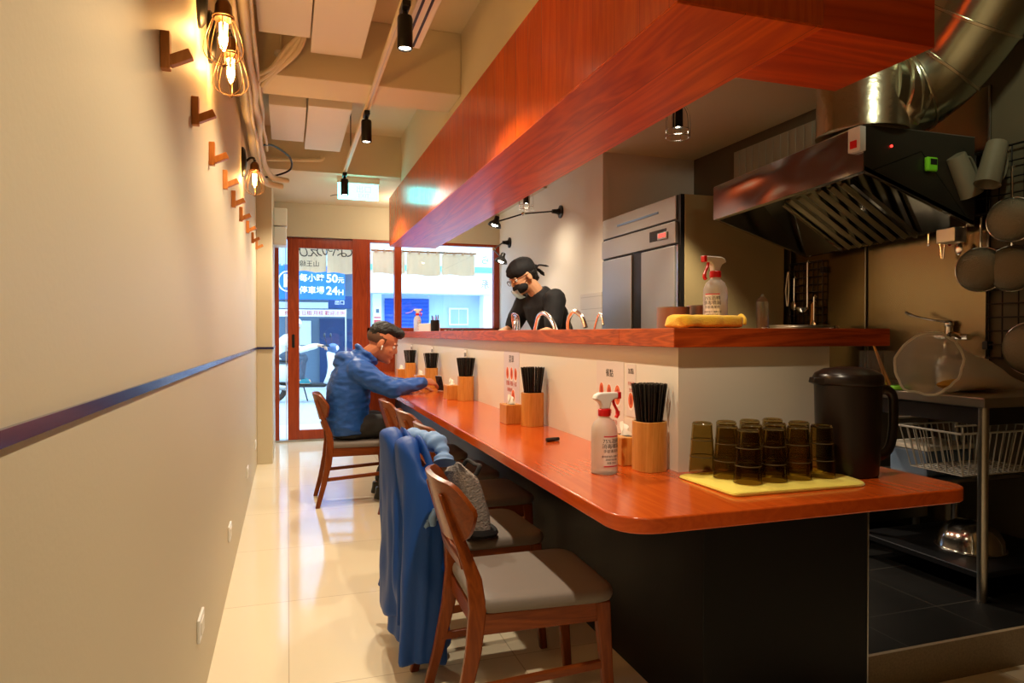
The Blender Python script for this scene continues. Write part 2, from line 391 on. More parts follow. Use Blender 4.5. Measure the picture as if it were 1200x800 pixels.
# timber clad beam with a return over the counter end
bx = MB().box(.965, 1.435, 1.56, 6.85, 2.062, 2.54).build('beam_timber', M['beam'], smooth=False, bev=.002); bx['kind'] = 'structure'
MB().box(.967, 1.433, 1.562, 6.848, 2.057, 2.0625).build('beam_soffit_board', M['beamb'], bx, smooth=False)
MB().box(1.4355, 1.85, 1.562, 1.955, 2.057, 2.54).build('beam_return_board', M['beamr'], bx, smooth=False, bev=.002)
# chair rail on the left wall (falls slightly), carried over the pillar
b = MB(); b.loft([[(WX, -2.4, 1.108), (WX + .006, -2.4, 1.108), (WX + .006, -2.4, 1.126), (WX, -2.4, 1.126)],
                  [(WX, 6.63, 1.052), (WX + .006, 6.63, 1.052), (WX + .006, 6.63, 1.070), (WX, 6.63, 1.070)]])
struct(b, 'trim_2', M['stripe'], smooth=False)
struct(MB().box(WX, -.121, 6.618, 6.6295, 1.052, 1.072).box(-.1325, -.121, 6.6295, 7.86, 1.052, 1.072), 'trim_3', M['stripe'], smooth=False)

# ---- door: frame, sliding leaf
FY0, FY1 = 7.90, 7.99
d = struct(MB().box(-.133, -.088, FY0, FY1, 0, 2.262).box(-.088, .86, FY0 + .05, FY1, 2.235, 2.262), 'door_1', M['door'], smooth=False, bev=.003)
lf = MB()
for a in ((.0, .122, .02, 2.235), (.70, .86, .02, 2.262), (.122, .70, .02, .125), (.122, .70, 2.14, 2.235)):
    lf.box(a[0], a[1], FY0, FY0 + .045, a[2], a[3])
leaf = lf.build('door_leaf', M['door'], d, smooth=False, bev=.003)
MB().box(.122, .70, FY0 + .018, FY0 + .026, .125, 2.14).build('glass_pane', M['glassp'], leaf, smooth=False)
hp = MB(); hp.prism(rrect(.045, .075, -.075, .075, .012), 0, .004)
for i, p in enumerate(hp.v): hp.v[i] = (p[0], FY0 - p[2], 1.11 + p[1])
hp.build('door_pull', M['blackm'], leaf)
MB().box(-.088, .0, FY0 + .06, FY0 + .068, .02, 2.235).build('side_pane', M['glassp'], d, smooth=False)
MB().box(-.02, -.012, FY0 + .05, FY0 + .075, .02, 2.235).build('pane_stile', M['plas'], d, smooth=False)
MB().box(-.133, .86, FY0 - .02, FY1, 0, .02).build('door_track', M['steel'], d, smooth=False)
# ---- window beside it
w = struct(MB().box(.862, .90, FY0 + .005, FY1, 1.2, 2.262).box(1.175, 1.255, FY0 + .005, FY1, 1.2, 2.24).box(2.37, 2.437, FY0 + .005, FY1, 1.2, 2.262)
           .box(.90, 2.37, FY0 + .005, FY1, 2.232, 2.262).box(.862, 2.437, FY0 + .005, FY1, 1.19, 1.26), 'window_1', M['door'], smooth=False, bev=.003)
MB().box(.90, 1.175, FY0 + .03, FY0 + .038, 1.26, 2.232).build('glass_pane', M['glassp'], w, smooth=False)
MB().box(1.255, 2.37, FY0 + .03, FY0 + .038, 1.26, 2.232).build('glass_pane', M['glassp'], w, smooth=False)
struct(MB().box(.862, 2.44, FY0 + .012, 8.0, 0, 1.19), 'wall_front_panel', M['door'], smooth=False)
# white characters on the window glass are read from the street, so they run backwards here
def mir(x, z, y): return frame((x, y, z), (-1, 0, 0), (0, 0, 1))
for ch, z in (('ら', 2.07), ('系', 1.78)):
    text('window_lettering', ch, .115, mir(2.27, z, FY0 + .045), M['ink'], w)

# ---- air conditioner casing stub above the door frame, left
t = thing('wall_box', 'pale two-part casing fixed high beside the pillar above the door', 'casing', (-.06, 7.55, 2.3))
MB().box(-.072, .06, -.16, .12, .0, .18).build('casing', M['ceilbox'], t, smooth=False, bev=.01)
MB().box(-.072, .055, -.15, .1, -.2, -.01).build('lower_casing', M['plas'], t, smooth=False, bev=.01)

# ---- boards hung under the ceiling
def board(x0, x1, y0, y1, z0, z1, label):
    t = thing('ceiling_panel', label, 'ceiling panel', ((x0+x1)/2, (y0+y1)/2, z0), 0, 'white boards hung under the ceiling')
    sx, sy = (x1-x0)/2, (y1-y0)/2
    MB().box(-sx, sx, -sy, sy, 0, .09).build('board', M['ceilbox'], t, smooth=False, bev=.004)
    k = MB()
    for a in (-1, 1):
        for c in (-1, 1): k.cyl((a*(sx-.03), c*(sy-.05), .09), (a*(sx-.03), c*(sy-.05), 3.0 - z0), .005, 8)
    k.build('hanger_rod', M['wire'], t)
    return t
board(-.135, .118, 2.9, 3.74, 2.74, 2.83, 'white ceiling board over the lamp wall, cut off by the top of the frame')
board(.125, .40, 2.85, 3.93, 2.74, 2.83, 'longest white ceiling board, beside the spotlight track in front of the cross beam')
board(-.115, .128, 4.9, 5.78, 2.74, 2.83, 'smaller white ceiling board beyond the cross beam, near the pipes')
board(.14, .43, 4.85, 6.0, 2.74, 2.83, 'white ceiling board beyond the cross beam, near the second spotlight')

# ---- pipes along the top of the left wall
def wander(x, z, y0, y1, amp, seed, n=14):
    rr = random.Random(seed)
    return bez([(x + rr.uniform(-amp, amp), y0 + (y1-y0)*k/n, z + rr.uniform(-amp, amp)) for k in range(n + 1)], 4)
t = thing('pipe_bundle', 'cream painted pipes and cables running along the top of the lamp wall', 'pipes', (0, 0, 0))
for i, (x, z, r) in enumerate(((-.222, 2.50, .027), (-.175, 2.55, .023), (-.225, 2.57, .02), (-.15, 2.60, .012), (-.19, 2.45, .010))):
    pts = wander(x, z, 1.2, 5.6, .008, i)
    if i < 2: pts = pts[:-2] + bez([pts[-2], (x + .01, 5.75, z - .03), (x + .06, 5.95, z - .07), (x + .18, 6.05, z - .075)], 5)
    MB().tube(pts, r, 10).build('pipe', M['pipe'], t)
MB().tube(bez([(-.19, 5.3, 2.56), (-.1, 5.5, 2.62), (.02, 5.9, 2.64), (.03, 6.15, 2.6), (-.08, 6.2, 2.55), (-.2, 6.1, 2.5)], 6), .008, 8).build('cable', M['wire'], t)
for i in range(3):
    MB().tube(bez([(-.17 + .02*i, 4.0 + .06*i, 2.6), (-.08, 3.92 + .05*i, 2.63), (.0 + .03*i, 3.85, 2.72), (.10, 3.78, 2.8 + .02*i)], 6), .012 + .003*i, 8).build('pipe', M['pipe'], t)
MB().tube(bez([(-.17, 6.28, 2.70), (.1, 6.28, 2.715), (.28, 6.28, 2.73), (.3, 6.28, 2.76)], 6), .018, 10).build('pipe', M['pipe'], t)

# ---- smoke detector
t = thing('smoke_detector', 'small round white detector on a stem in front of the cross beam', 'smoke detector', (-.03, 3.94, 2.70))
MB().lathe([(.012, .028), (.032, .028), (.034, .010), (.026, 0), (.0, -.004)]).build('housing', M['plas'], t)
MB().lathe([(.010, .0), (.010, -.006), (.0, -.007)]).build('sensor', M['blackm'], t); MB().cyl((0, 0, .034), (0, 0, .30), .006, 8).build('stem', M['pipe'], t)

# ---- spotlight tracks
t = thing('spotlight_track', 'long grey track carrying the three black spotlights above the aisle', 'light track', (0, 0, 0))
MB().box(.468, .502, -1.5, 6.31, 2.615, 2.64).build('rail', M['pipe'], t, smooth=False, bev=.003)
MB().box(.4835, .4865, -1.5, 6.31, 2.613, 2.616).build('slot', M['steel'], t, smooth=False)
for y in (1.0, 2.7, 5.6): MB().cyl((.485, y, 2.64), (.485, y, 3.0), .004, 8).build('hanger', M['wire'], t)
t = thing('air_diffuser', 'wide white slotted channel beside the track, running out of the frame', 'air diffuser', (0, 0, 0))
MB().box(.555, .66, 1.8, 3.55, 2.68, 2.74).build('channel', M['ceilbox'], t, smooth=False, bev=.004)
for y in (1.9, 3.4): MB().box(.60, .61, y, y + .01, 2.74, 3.0).build('hanger', M['wire'], t, smooth=False)
MB().box(.575, .587, 1.82, 3.53, 2.677, 2.681).box(.615, .627, 1.82, 3.53, 2.677, 2.681).build('slot', M['blackm'], t, smooth=False)
def spot_thing(y, label):
    t = thing('track_spotlight', label, 'spotlight', (.485, y, 2.615), 0, 'black spotlights on the track')
    MB().box(-.018, .018, -.05, .05, -.03, -.004).cyl((0, 0, -.03), (0, 0, -.055), .012).build('adapter', M['blackm'], t, bev=.003)
    MB().lathe([(.01, -.05), (.03, -.055), (.033, -.065), (.033, -.19), (.03, -.195), (.027, -.188), (.0, -.186)]).build('lamp_body', M['blackm'], t)
    MB().lathe([(.0, -.184), (.025, -.185), (.025, -.188), (.0, -.189)]).build('lens', M['spot'], t)
    return t
for y, l in ((2.95, 'largest black spotlight on the track, cut close to the top of the frame'),
             (4.46, 'black spotlight on the track just beyond the cross beam'),
             (6.22, 'black spotlight at the track end in front of the lit exit sign')): spot_thing(y, l)

# ---- exit sign under the soffit edge
t = thing('exit_sign', 'glowing exit sign hung under the soffit edge near the door', 'exit sign', (.625, 6.45, 2.43))
MB().box(-.19, .19, -.03, .03, .145, .2).build('housing', M['ceilbox'], t, smooth=False, bev=.004)
MB().box(-.182, .182, -.012, .012, 0, .146).build('lit_face', M['exit'], t, smooth=False)
eg = emis('exit_mark', (.30, .92, .84, 1), 2.2)
text('lettering', '出口', .072, frame((.05, -.0125, .09), (1, 0, 0), (0, 0, 1)), eg, t)
text('lettering', 'EXIT', .05, frame((.05, -.0125, .035), (1, 0, 0), (0, 0, 1)), eg, t)
MB().tube(bez([(-.18, 0, .03), (-.21, 0, .032), (-.25, 0, .02)], 4), .003, 6).build('cord', M['wire'], t)

# ---- pegs on the left wall
def peg(y, z, label):
    t = thing('wall_peg', label, 'coat hook', (WX, y, z), 0, 'wooden pegs in a row on the lamp wall')
    MB().box(0, .02, -.0125, .0125, -.042, .042).build('back_plate', M['hook'], t, smooth=False, bev=.002)
    b = MB(); b.T = Matrix.Translation((.016, 0, -.024)) @ Matrix.Rotation(R(-26), 4, 'Y')
    b.box(0, .052, -.0115, .0115, -.0115, .0115); b.build('peg', M['hook'], t, smooth=False, bev=.002)
pegs = [(1.71, 1.834), (2.235, 1.86), (2.704, 1.85), (3.262, 1.875), (3.749, 1.88), (4.338, 1.90), (5.048, 1.93), (5.756, 1.95), (6.5, 1.985)]
nm = ['first', 'second', 'third', 'fourth', 'fifth', 'sixth', 'seventh', 'eighth', 'ninth']
for i, (y, z) in enumerate(pegs): peg(y, z, 'wooden wall peg, %s of nine counted toward the door%s' % (nm[i], ', largest' if i == 0 else ''))

# ---- caged wall lamps
def cage_lamp(y, label):
    t = thing('wall_lamp', label, 'wall lamp', (WX, y, 2.30), 0, 'caged filament lamps on the left wall')
    b = MB(); b.lathe([(.0, 0), (.055, 0), (.055, .01), (.045, .022), (.018, .028), (.0, .03)], sx=1.7)
    b.v = [(p[2], p[1], p[0] - .03) for p in b.v]; b.build('back_plate', M['blackm'], t)
    MB().tube(bez([(.02, 0, -.03), (.045, 0, -.005), (.065, 0, .0), (.074, 0, -.012), (.075, 0, -.03)], 5), .007, 8).cyl((.075, -.03, -.008), (.075, .03, -.008), .004, 8).ell((.075, .034, -.008), (.008, .005, .008), 10).build('arm', M['blackm'], t)
    MB().lathe([(.006, -.02), (.018, -.028), (.026, -.045), (.028, -.075), (.030, -.078), (.030, -.088), (.0, -.088)], (.075, 0, 0)).build('socket', M['brass'], t)
    bl = MB().lathe([(.012, -.086), (.02, -.10), (.022, -.13), (.022, -.165), (.015, -.185), (.0, -.195)], (.075, 0, 0), 20).build('bulb', M['bulbglass'], t)
    k = MB()
    for a in range(6):
        c_, s_ = math.cos(a*PI/3)*.011, math.sin(a*PI/3)*.011
        k.cyl((.075 + c_, s_, -.10), (.075 + c_*.8, s_*.8, -.17), .0022, 6)
    k.build('filament', M['fil'], bl)
    c = MB()
    for a in range(8):
        q = [(.031, -.082), (.040, -.105), (.052, -.14), (.060, -.175), (.058, -.20), (.040, -.222), (.0, -.235)]
        c.tube(bez([(.075 + r*math.cos(a*PI/4), r*math.sin(a*PI/4), z) for r, z in q], 4), .0015, 6)
    c.ell((.075, 0, -.236), (.007, .007, .006), 10); c.tube([(.075 + .032*math.cos(k*PI/10), .032*math.sin(k*PI/10), -.08) for k in range(20)], .003, 6, closed=True)
    c.build('cage', M['cageb'], t)
    return t
for y, l in ((2.40, 'largest caged filament lamp on the wall, in front of another caged lamp'),
             (2.70, 'caged filament lamp half hidden behind the largest wall lamp'),
             (4.60, 'single caged filament lamp farther along the wall under the pipe bend')): cage_lamp(y, l)

# ---- sockets low on the wall
def outlet(y, z, label):
    t = thing('wall_outlet', label, 'outlet', (WX, y, z), 0, 'white outlets low on the left wall')
    MB().box(0, .009, -.06, .06, -.036, .036).build('plate', M['plas'], t, smooth=False, bev=.003)
    MB().box(.008, .0115, -.035, .035, -.02, .02).build('insert', M['ceilbox'], t, smooth=False, bev=.001)
for y, z, l in ((2.34, .28, 'white wall outlet closest to the bottom edge of the photo'), (3.48, .26, 'second white wall outlet along the wall toward the door'),
                (5.0, .25, 'third white wall outlet, level with the chair where the diner sits'), (6.2, .25, 'fourth white wall outlet, just before the pillar')): outlet(y, z, l)
# ================================================================== BAR COUNTER
ZC = .76
t = thing('bar_counter', 'long orange wooden bar counter with black base and cream upstand', 'bar counter', (0, 0, 0))
def fillet(poly, rads, n=8):
    out = []; m = len(poly)
    for i, p in enumerate(poly):
        r = rads[i]; p = Vector(p)
        if not r: out.append(tuple(p)); continue
        a = (Vector(poly[i-1]) - p).normalized(); c = (Vector(poly[(i+1) % m]) - p).normalized()
        s = p + a * r; e = p + c * r
        for k in range(n + 1):
            q = k / n; out.append(tuple((1-q)**2 * s + 2*q*(1-q) * (p + (a + c) * r * .08) + q*q * e))
    return out
top = fillet([(.745, 7.86), (.745, 1.43), (1.86, 1.43), (1.86, 1.93), (1.20, 1.93), (1.20, 7.86)], [0, .10, .07, .03, 0, 0])
MB().prism(top, ZC - .04, ZC).build('worktop', M['counter'], t, bev=.004, ang=30)
MB().box(1.17, 1.79, 1.74, 7.86, 0, ZC - .041).build('base', M['basep'], t, smooth=False, bev=.002)
MB().box(1.788, 1.7925, 1.7375, 1.75, .0, ZC - .042).build('corner_trim', M['steel'], t, smooth=False)
MB().box(1.17, 1.20, 1.88, 7.86, ZC, 1.154).box(1.20, 1.762, 1.88, 1.915, ZC, 1.154).build('upstand', M['panel'], t, smooth=False)
lg = MB().box(1.136, 1.50, 2.22, 7.86, 1.155, 1.215)
lg.loft([[(1.136, 1.852, z), (1.50, 1.852+.0, z), (1.50, 2.2195, z), (1.136, 2.2195, z)] for z in (1.155, 1.215)])
lgo = lg.build('ledge', M['ledge'], t, smooth=False, bev=.002)
MB().box(1.137, 1.995, 1.85, 1.8519, 1.156, 1.2145).build('ledge_end_face', M['ledgex'], lgo, smooth=False)
MB().box(1.5005, 1.995, 1.852, 2.2, 1.155, 1.215).build('ledge_return', M['ledgex'], t, smooth=False, bev=.002)
# stainless prep worktop on the kitchen side
t = thing('prep_counter', 'stainless prep counter behind the bar upstand with the sink', 'prep counter', (0, 0, 0))
MB().box(1.21, 1.62, 2.3, 7.7, .90, .95).build('worktop', M['steel'], t, smooth=False, bev=.004)
MB().box(1.21, 1.60, 2.3, 7.7, .73, .90).build('cabinet', M['steel'], t, smooth=False)

# ------------------------------------------------------------------ holders, chopsticks, tissue boxes
def holder(y, x, label, rot, ns, sl, seed):
    t = thing('chopstick_holder', label, 'chopstick holder', (x, y, ZC), rot, 'bamboo chopstick holders along the counter')
    outer = rrect(-.050, .050, -.050, .050, .036, 5); inner = rrect(-.0455, .0455, -.0455, .0455, .033, 5)
    b = MB(); h = .158
    b.loft([[(p[0], p[1], z) for p in q] for q, z in ((outer, 0), (outer, h), (inner, h), (inner, .012))])
    b.build('body', M['bamboo'], t, bev=.0015, ang=30)
    rr = random.Random(seed); first = None
    for k in range(ns):
        a = k * 2.39996; r = .034 * math.sqrt((k + .5) / ns)
        bx_, by_ = r*math.cos(a), r*math.sin(a); sp = 1.0 + rr.uniform(-.05, .03)
        bot = Vector((x + bx_*.7, y + by_*.7, ZC + .0135)); tp = Vector((x + bx_*1.75*sp, y + by_*1.75*sp, ZC + .27 + rr.uniform(-.006, .006)))
        q = (tp - bot).to_track_quat('Z', 'Y').to_euler()
        if STICK[0] is None:
            s = MB().tube([(0, 0, 0), (0, 0, .2), (0, 0, .262), (0, 0, .266)], [.0018, .0032, .0037, .0026], 6).build('chopstick', M['stick'])
            s['category'] = 'chopstick'; STICK[0] = s
        else:
            s = STICK[0].copy(); COL.objects.link(s)
        s.location = bot; s.rotation_euler = q; s['label'] = sl; s['group'] = sl.replace('black chopstick', 'black chopsticks')
    return t
STICK = [None]
holder(1.945, 1.105, 'bamboo chopstick holder beside the spray bottle, in front of the small picture cards', .12, 60, 'black chopstick fanned out in the bamboo holder beside the tumblers', 1)
holder(3.05, 1.105, 'bamboo chopstick holder in front of the tall menu card, mid counter', .1, 60, 'black chopstick in the bamboo holder by the tall menu card', 2)
holder(4.33, 1.105, 'bamboo chopstick holder just short of the diner\'s hand', .05, 56, 'black chopstick in the holder just short of the diner\'s hand', 3)
holder(5.45, 1.105, 'bamboo chopstick holder behind the diner\'s outstretched hand', .08, 52, 'black chopstick in the holder behind the diner\'s hand', 4)
holder(6.45, 1.105, 'bamboo chopstick holder beyond the diner\'s face at the counter end', .05, 52, 'black chopstick in the holder beyond the diner\'s face', 5)

def tissue_box(x, y, label, tl, rz=0.0):
    t = thing('tissue_box', label, 'tissue box', (x, y, ZC), rz, 'small wooden tissue boxes on the counter')
    MB().box(-.04, .04, -.055, .055, 0, .094).build('box', M['bamboo'], t, smooth=False, bev=.003)
    MB().prism(rrect(-.012, .012, -.04, .04, .01), .0935, .0946).build('slot', M['blackm'], t, smooth=False)
    s = MB(); s.grid(lambda u, v: ((u-.5)*.05*(1-v*.6) + .010*v + .008*math.sin(9*u+3*v), (v-.5)*.012 + .018*math.sin(6*u)*v + .01*v, .09 + .05*v - .028*u*v), 8, 6, .0008)
    s.build('tissue', M['tissue'], t)
    return t
tissue_box(1.085, 2.075, 'wooden tissue box half hidden between spray bottle and chopstick holder', '')
tissue_box(1.035, 3.17, 'wooden tissue box left of the holder by the tall menu card', '')
tissue_box(1.035, 4.45, 'wooden tissue box beside the holder just short of the diner', '')
tissue_box(1.035, 5.57, 'wooden tissue box with raised tissue behind the diner\'s hand', '')
tissue_box(1.035, 6.57, 'wooden tissue box in front of the diner\'s chin', '')

# ------------------------------------------------------------------ spray bottles
def spray(loc, rz, label, sc=1.0, lines=8, side=0.0):
    t = thing('spray_bottle', label, 'spray bottle', loc, rz); t.scale = (sc,)*3
    MB().lathe([(.036, 0), (.0415, .004), (.0415, .125), (.040, .142), (.033, .160), (.020, .172), (.0155, .178), (.0155, .182), (.0, .182)]).build('bottle', M['bottle'], t)
    MB().lathe([(.019, .180), (.020, .182), (.020, .200), (.018, .202), (.0, .202)]).build('collar', M['red'], t)
    b = MB()
    pf_ = [(-.042, .234), (-.034, .248), (-.020, .253), (.046, .253), (.046, .233), (.030, .231), (.020, .222), (.015, .201), (-.013, .201), (-.014, .210), (-.022, .224), (-.034, .231)]
    b.loft([[(p[0], w, p[1]) for p in pf_] for w in (-.0115, .0115)])
    b.build('spray_head', M['plas'], t, bev=.004)
    MB().box(.0455, .058, -.010, .010, .232, .2535).build('nozzle', M['red'], t, smooth=False, bev=.002)
    MB().tube(bez([(.032, 0, .234), (.036, 0, .216), (.047, 0, .196), (.050, 0, .182), (.044, 0, .172)], 5), [.006]*12 + [.0075]*9, 8, flat=.7).build('trigger', M['red'], t)
    # wrap label
    a0, a1 = side - .62, side + .62; R_ = .0421
    def lab(z0, z1, rr, aa=a0, ab=a1):
        return MB().grid(lambda u, v: (rr*math.cos(aa + (ab-aa)*u), rr*math.sin(aa + (ab-aa)*u), z0 + (z1-z0)*v), 14, 1, .0003)
    lo = lab(.03, .122, R_).build('label', M['paper'], t)
    lab(.118, .122, R_ + .0004).build('label_band', M['dkred'], lo); lab(.026, .0295, R_ + .0004).build('label_band', M['dkred'], lo)
    rr = random.Random(int(loc[1]*100))
    for i, (z, s, tx) in enumerate(((.105, .016, '75%酒精'), (.089, .016, '消毒噴霧'), (.074, .011, '手部清潔用'), (.058, .007, '使用前搖勻 遠離火源'), (.048, .007, '請置於陰涼處'), (.038, .007, '容量 500ml'))):
        o = text('label_text', tx, s, Matrix.Identity(4), M['ink'], lo, ext=.0002, align='CENTER')
        for v in o.data.vertices:
            a = side + v.co.x / R_; v.co = ((R_ + .0006) * math.cos(a), (R_ + .0006) * math.sin(a), z + v.co.y)
    return t
spray((.945, 1.945, ZC), R(8), 'clear spray bottle standing on the orange counter beside the picture cards', 1.0, side=R(-90))
spray((1.43, 2.06, 1.215), R(188), 'clear spray bottle standing behind the yellow towel roll on the raised ledge', 1.0, side=R(-328))
spray((1.27, 6.98, 1.215), R(20), 'small blurred spray bottle at the far window end of the ledge', .92, side=R(-80))

# ------------------------------------------------------------------ small black lighter
t = thing('lighter', 'small black object lying alone on the orange counter', 'lighter', (1.02, 2.575, ZC + .0085), R(15))
MB().tube([(-.032, 0, 0), (-.030, 0, 0), (.012, 0, 0), (.013, 0, 0)], [.004, .0085, .0085, .007], 12).build('body', M['black'], t)
MB().tube([(.0135, 0, 0), (.014, 0, 0), (.030, 0, 0), (.032, 0, 0)], [.006, .0075, .0075, .004], 12).build('cap', M['blackm'], t)

# ------------------------------------------------------------------ picture cards on the upstand
gp = mat('card_paper', srgb(226, 214, 204), .5); gp2 = mat('card_paper_lilac', srgb(214, 204, 208), .45)
orange_ = mat('card_orange', srgb(222, 110, 66), .6); orange2 = mat('card_deep_orange', srgb(178, 62, 34), .6); cw = mat('card_white', srgb(246, 240, 232), .6)
def card(y0, y1, z0, z1, label, pics, title, cols, m):
    t = thing('menu_card', label, 'menu card', (1.1698, 0, 0))
    MB().box(-.0016, .0, y0, y1, z0, z1).build('sheet', m, t, smooth=False)
    W = y1 - y0
    def oval(cy, cz, ry, rz_, mm, x):
        b = MB(); n = 20
        b.loft([[(x, cy + ry*math.cos(2*PI*k/n), cz + rz_*math.sin(2*PI*k/n)*(1.15 if math.sin(2*PI*k/n) > 0 else 1)) for k in range(n)], [(x - .0005, cy + ry*math.cos(2*PI*k/n), cz + rz_*math.sin(2*PI*k/n)*(1.15 if math.sin(2*PI*k/n) > 0 else 1)) for k in range(n)]])
        b.build('picture', mm, t, smooth=False)
    for (fy, fz, r) in pics:
        cy, cz = y1 - fy*W, z0 + fz*(z1-z0)
        oval(cy, cz - .004, r*1.12, r*1.5, cw, -.0017); oval(cy, cz, r*.92, r*1.3, orange_, -.0023); oval(cy - r*.1, cz + .002, r*.4, r*.8, orange2, -.0029)
    Fm = lambda fy, fz: frame((-.0018, y1 - fy*W, z0 + fz*(z1-z0)), (0, -1, 0), (0, 0, 1))
    for tx, fy, fz, s in title: text('lettering', tx, s, Fm(fy, fz), M['ink'], t, ext=.0003)
    for tx, fy, fz, s in cols: text('lettering', tx, s, Fm(fy, fz), orange2, t, ext=.0003)
card(2.245, 2.475, .80, 1.092, 'picture card with three orange bowls on the upstand behind the spray bottle', [(.2, .60, .021), (.49, .59, .021), (.79, .57, .026)],
     [('餐點', .5, .84, .032)], [('豚骨', .2, .35, .02), ('醬油', .5, .35, .02), ('味噌', .8, .35, .02), ('加麵 加蛋 加肉', .5, .22, .02)], gp)
card(2.155, 2.222, .90, 1.088, 'narrow picture card beside the three-bowl card, above the chopsticks', [(.5, .30, .02)], [('加點', .5, .86, .022)], [('半熟蛋', .5, .62, .016), ('叉燒', .5, .5, .016)], gp)
card(3.43, 3.70, .775, 1.098, 'tall lilac menu card with orange pictures next to the second chopstick holder', [(.25, .62, .024), (.52, .62, .024), (.78, .62, .024), (.62, .22, .03), (.62, .06, .02)],
     [('菜單', .5, .86, .045)], [('拉麵 丼飯 小菜', .5, .45, .028), ('各種加料', .4, .34, .024)], gp2)
# small blurred table signs in clear stands behind the holders
def tent(x, y, label, mm):
    t = thing('sign_stand', label, 'sign', (x, y, ZC), 0)
    MB().box(-.004, .004, -.035, .035, 0, .33).build('clear_plate', M['clearp'], t, smooth=False)
    MB().box(-.045, .02, -.04, .04, 0, .006).build('foot', M['clearp'], t, smooth=False)
    MB().box(-.0052, -.0042, -.028, .028, .2, .325).build('paper', M['paper'], t, smooth=False)
    text('lettering', '菜單', .03, frame((-.0055, 0, .29), (0, -1, 0), (0, 0, 1)), M['ink'], t); MB().box(-.0058, -.0053, -.022, .022, .21, .262).build('picture', mm, t, smooth=False)
tent(1.15, 4.50, 'small clear stand sign behind the holder just short of the diner', orange_)
tent(1.15, 5.62, 'small clear stand sign behind the diner\'s outstretched hand', M['blueplast'])
tent(1.15, 6.62, 'small clear stand sign beyond the diner\'s face', orange_)

# ------------------------------------------------------------------ towel, tumblers, pitcher
tw = fillet([(1.128, 1.815), (1.135, 1.545), (1.60, 1.535), (1.61, 1.80)], [.02, .02, .06, .06])
b = MB(); n = len(tw); c = (1.36, 1.67)
zs = [(1.0, .0005), (1.012, .004), (1.0, .009), (.985, .0125), (.6, .013), (.0, .013)]
b.loft([[(c[0] + (p[0]-c[0])*s, c[1] + (p[1]-c[1])*s, ZC + z + (.002*math.sin(9*p[0]+14*p[1]) if z > .003 and z < .0128 else 0)) for p in tw] for s, z in zs])
tag(b.build('towel', M['yellow2'], relax=1), 'pale yellow towel spread flat under the dark tumblers', 'towel')
cupT = thing('tumbler', '', 'tumbler', (0, 0, 0), 0, 'dark smoked tumblers upside down on the yellow towel')
pf = []
for i in range(3):
    z0 = i*.050; r = .0400 - i*.0035
    pf += [(r, z0 + .001), (r - .0004, z0 + .004), (r - .0028, z0 + .046), (r - .0022, z0 + .0485)]
pf += [(.0285, .150), (.0275, .153), (.024, .1535), (.023, .150), (.0, .150)]
inn = [(.0, .146), (.0255, .146), (.0295, .10), (.0335, .05), (.0375, .001)]
MB().lathe(pf + inn, n=32, closed=True).build('cup', M['amber'], cupT, ang=25)
for i in (1, 2):
    rb = MB(); rb.tube([((.0400 - i*.0035 + .0004)*math.cos(k*PI/16), (.0400 - i*.0035 + .0004)*math.sin(k*PI/16), i*.050) for k in range(32)], .0013, 6, closed=True)
    rb.build('ring', M['ring'], cupT)
rows = ['front', 'middle', 'back']; cols = ['first', 'second', 'third', 'fourth']
k = 0
for r in range(3):
    for c in range(4):
        x = 1.243 + c*.088 - r*.02 + (.01 if r == 1 else 0); y = 1.632 + r*.083 + c*.002
        lab = 'smoked tumbler, %s from the chopstick holder side in the %s row on the towel' % (cols[c], rows[r])
        if k == 0: cupT.location = (x, y, ZC + .0145); cupT['label'] = lab
        else: dup(cupT, (x, y, ZC + .0145), 0, lab)
        k += 1
t = thing('pitcher', 'large dark brown plastic pitcher with lid standing beside the tumblers', 'pitcher', (1.665, 1.70, ZC), R(-10))
b = MB().lathe([(.082, 0), (.088, .004), (.092, .05), (.097, .26), (.098, .285), (.094, .285), (.088, .05), (.08, .01), (.0, .008)], n=36)
b.build('body', M['pitcher'], t)
b = MB().lathe([(.100, .280), (.102, .284), (.102, .302), (.096, .314), (.07, .328), (.03, .334), (.0, .335)], n=36)
b.loft([[(-.095, -.03, .278), (-.095, .03, .278), (-.095, .028, .302), (-.095, -.028, .302)], [(-.125, -.014, .287), (-.125, .014, .287), (-.122, .012, .303), (-.122, -.012, .303)]])
b.build('lid', M['pitcher'], t, bev=.002)
MB().tube(bez([(.088, 0, .255), (.125, 0, .262), (.152, 0, .245), (.158, 0, .2), (.156, 0, .13), (.145, 0, .08), (.12, 0, .055), (.085, 0, .05)], 6), .012, 12, flat=1.3).build('handle', M['pitcher'], t)

# ------------------------------------------------------------------ things on the raised ledge
b = MB(); L_ = .26
rings = []
for i in range(25):
    u = i/24; x = -L_/2 + L_*u; s = .92 + .1*noise.noise((u*5, 1, 0)); e = min(1, u*20 + .72, (1-u)*20 + .72)
    ring = []
    for k in range(20):
        a = 2*PI*k/20; cy = .058*s*e*math.copysign(abs(math.cos(a))**.45, math.cos(a)); cz = .0235*s*e*math.copysign(abs(math.sin(a))**.5, math.sin(a))
        ring.append((x + .006*math.sin(a*2 + 5*u), cy, .0225 + max(-.0222, cz*(1 + .18*noise.noise((u*9, math.cos(a)*2, math.sin(a)*2))))))
    rings.append(ring)
b.loft(rings)
b.tube(bez([(L_/2 - .012, -.056, .012), (L_/2 - .006, -.05, .03), (L_/2 + .006, -.02, .044), (L_/2 + .008, .0, .03), (L_/2, .02, .012)], 4), .007, 8)
o = tag(b.build('rolled_towel', M['yellow'], sub=1), 'bright yellow towel rolled up on the raised ledge', 'towel'); o.location = (1.31, 1.945, 1.2152); o.rotation_euler = (0, 0, R(6))
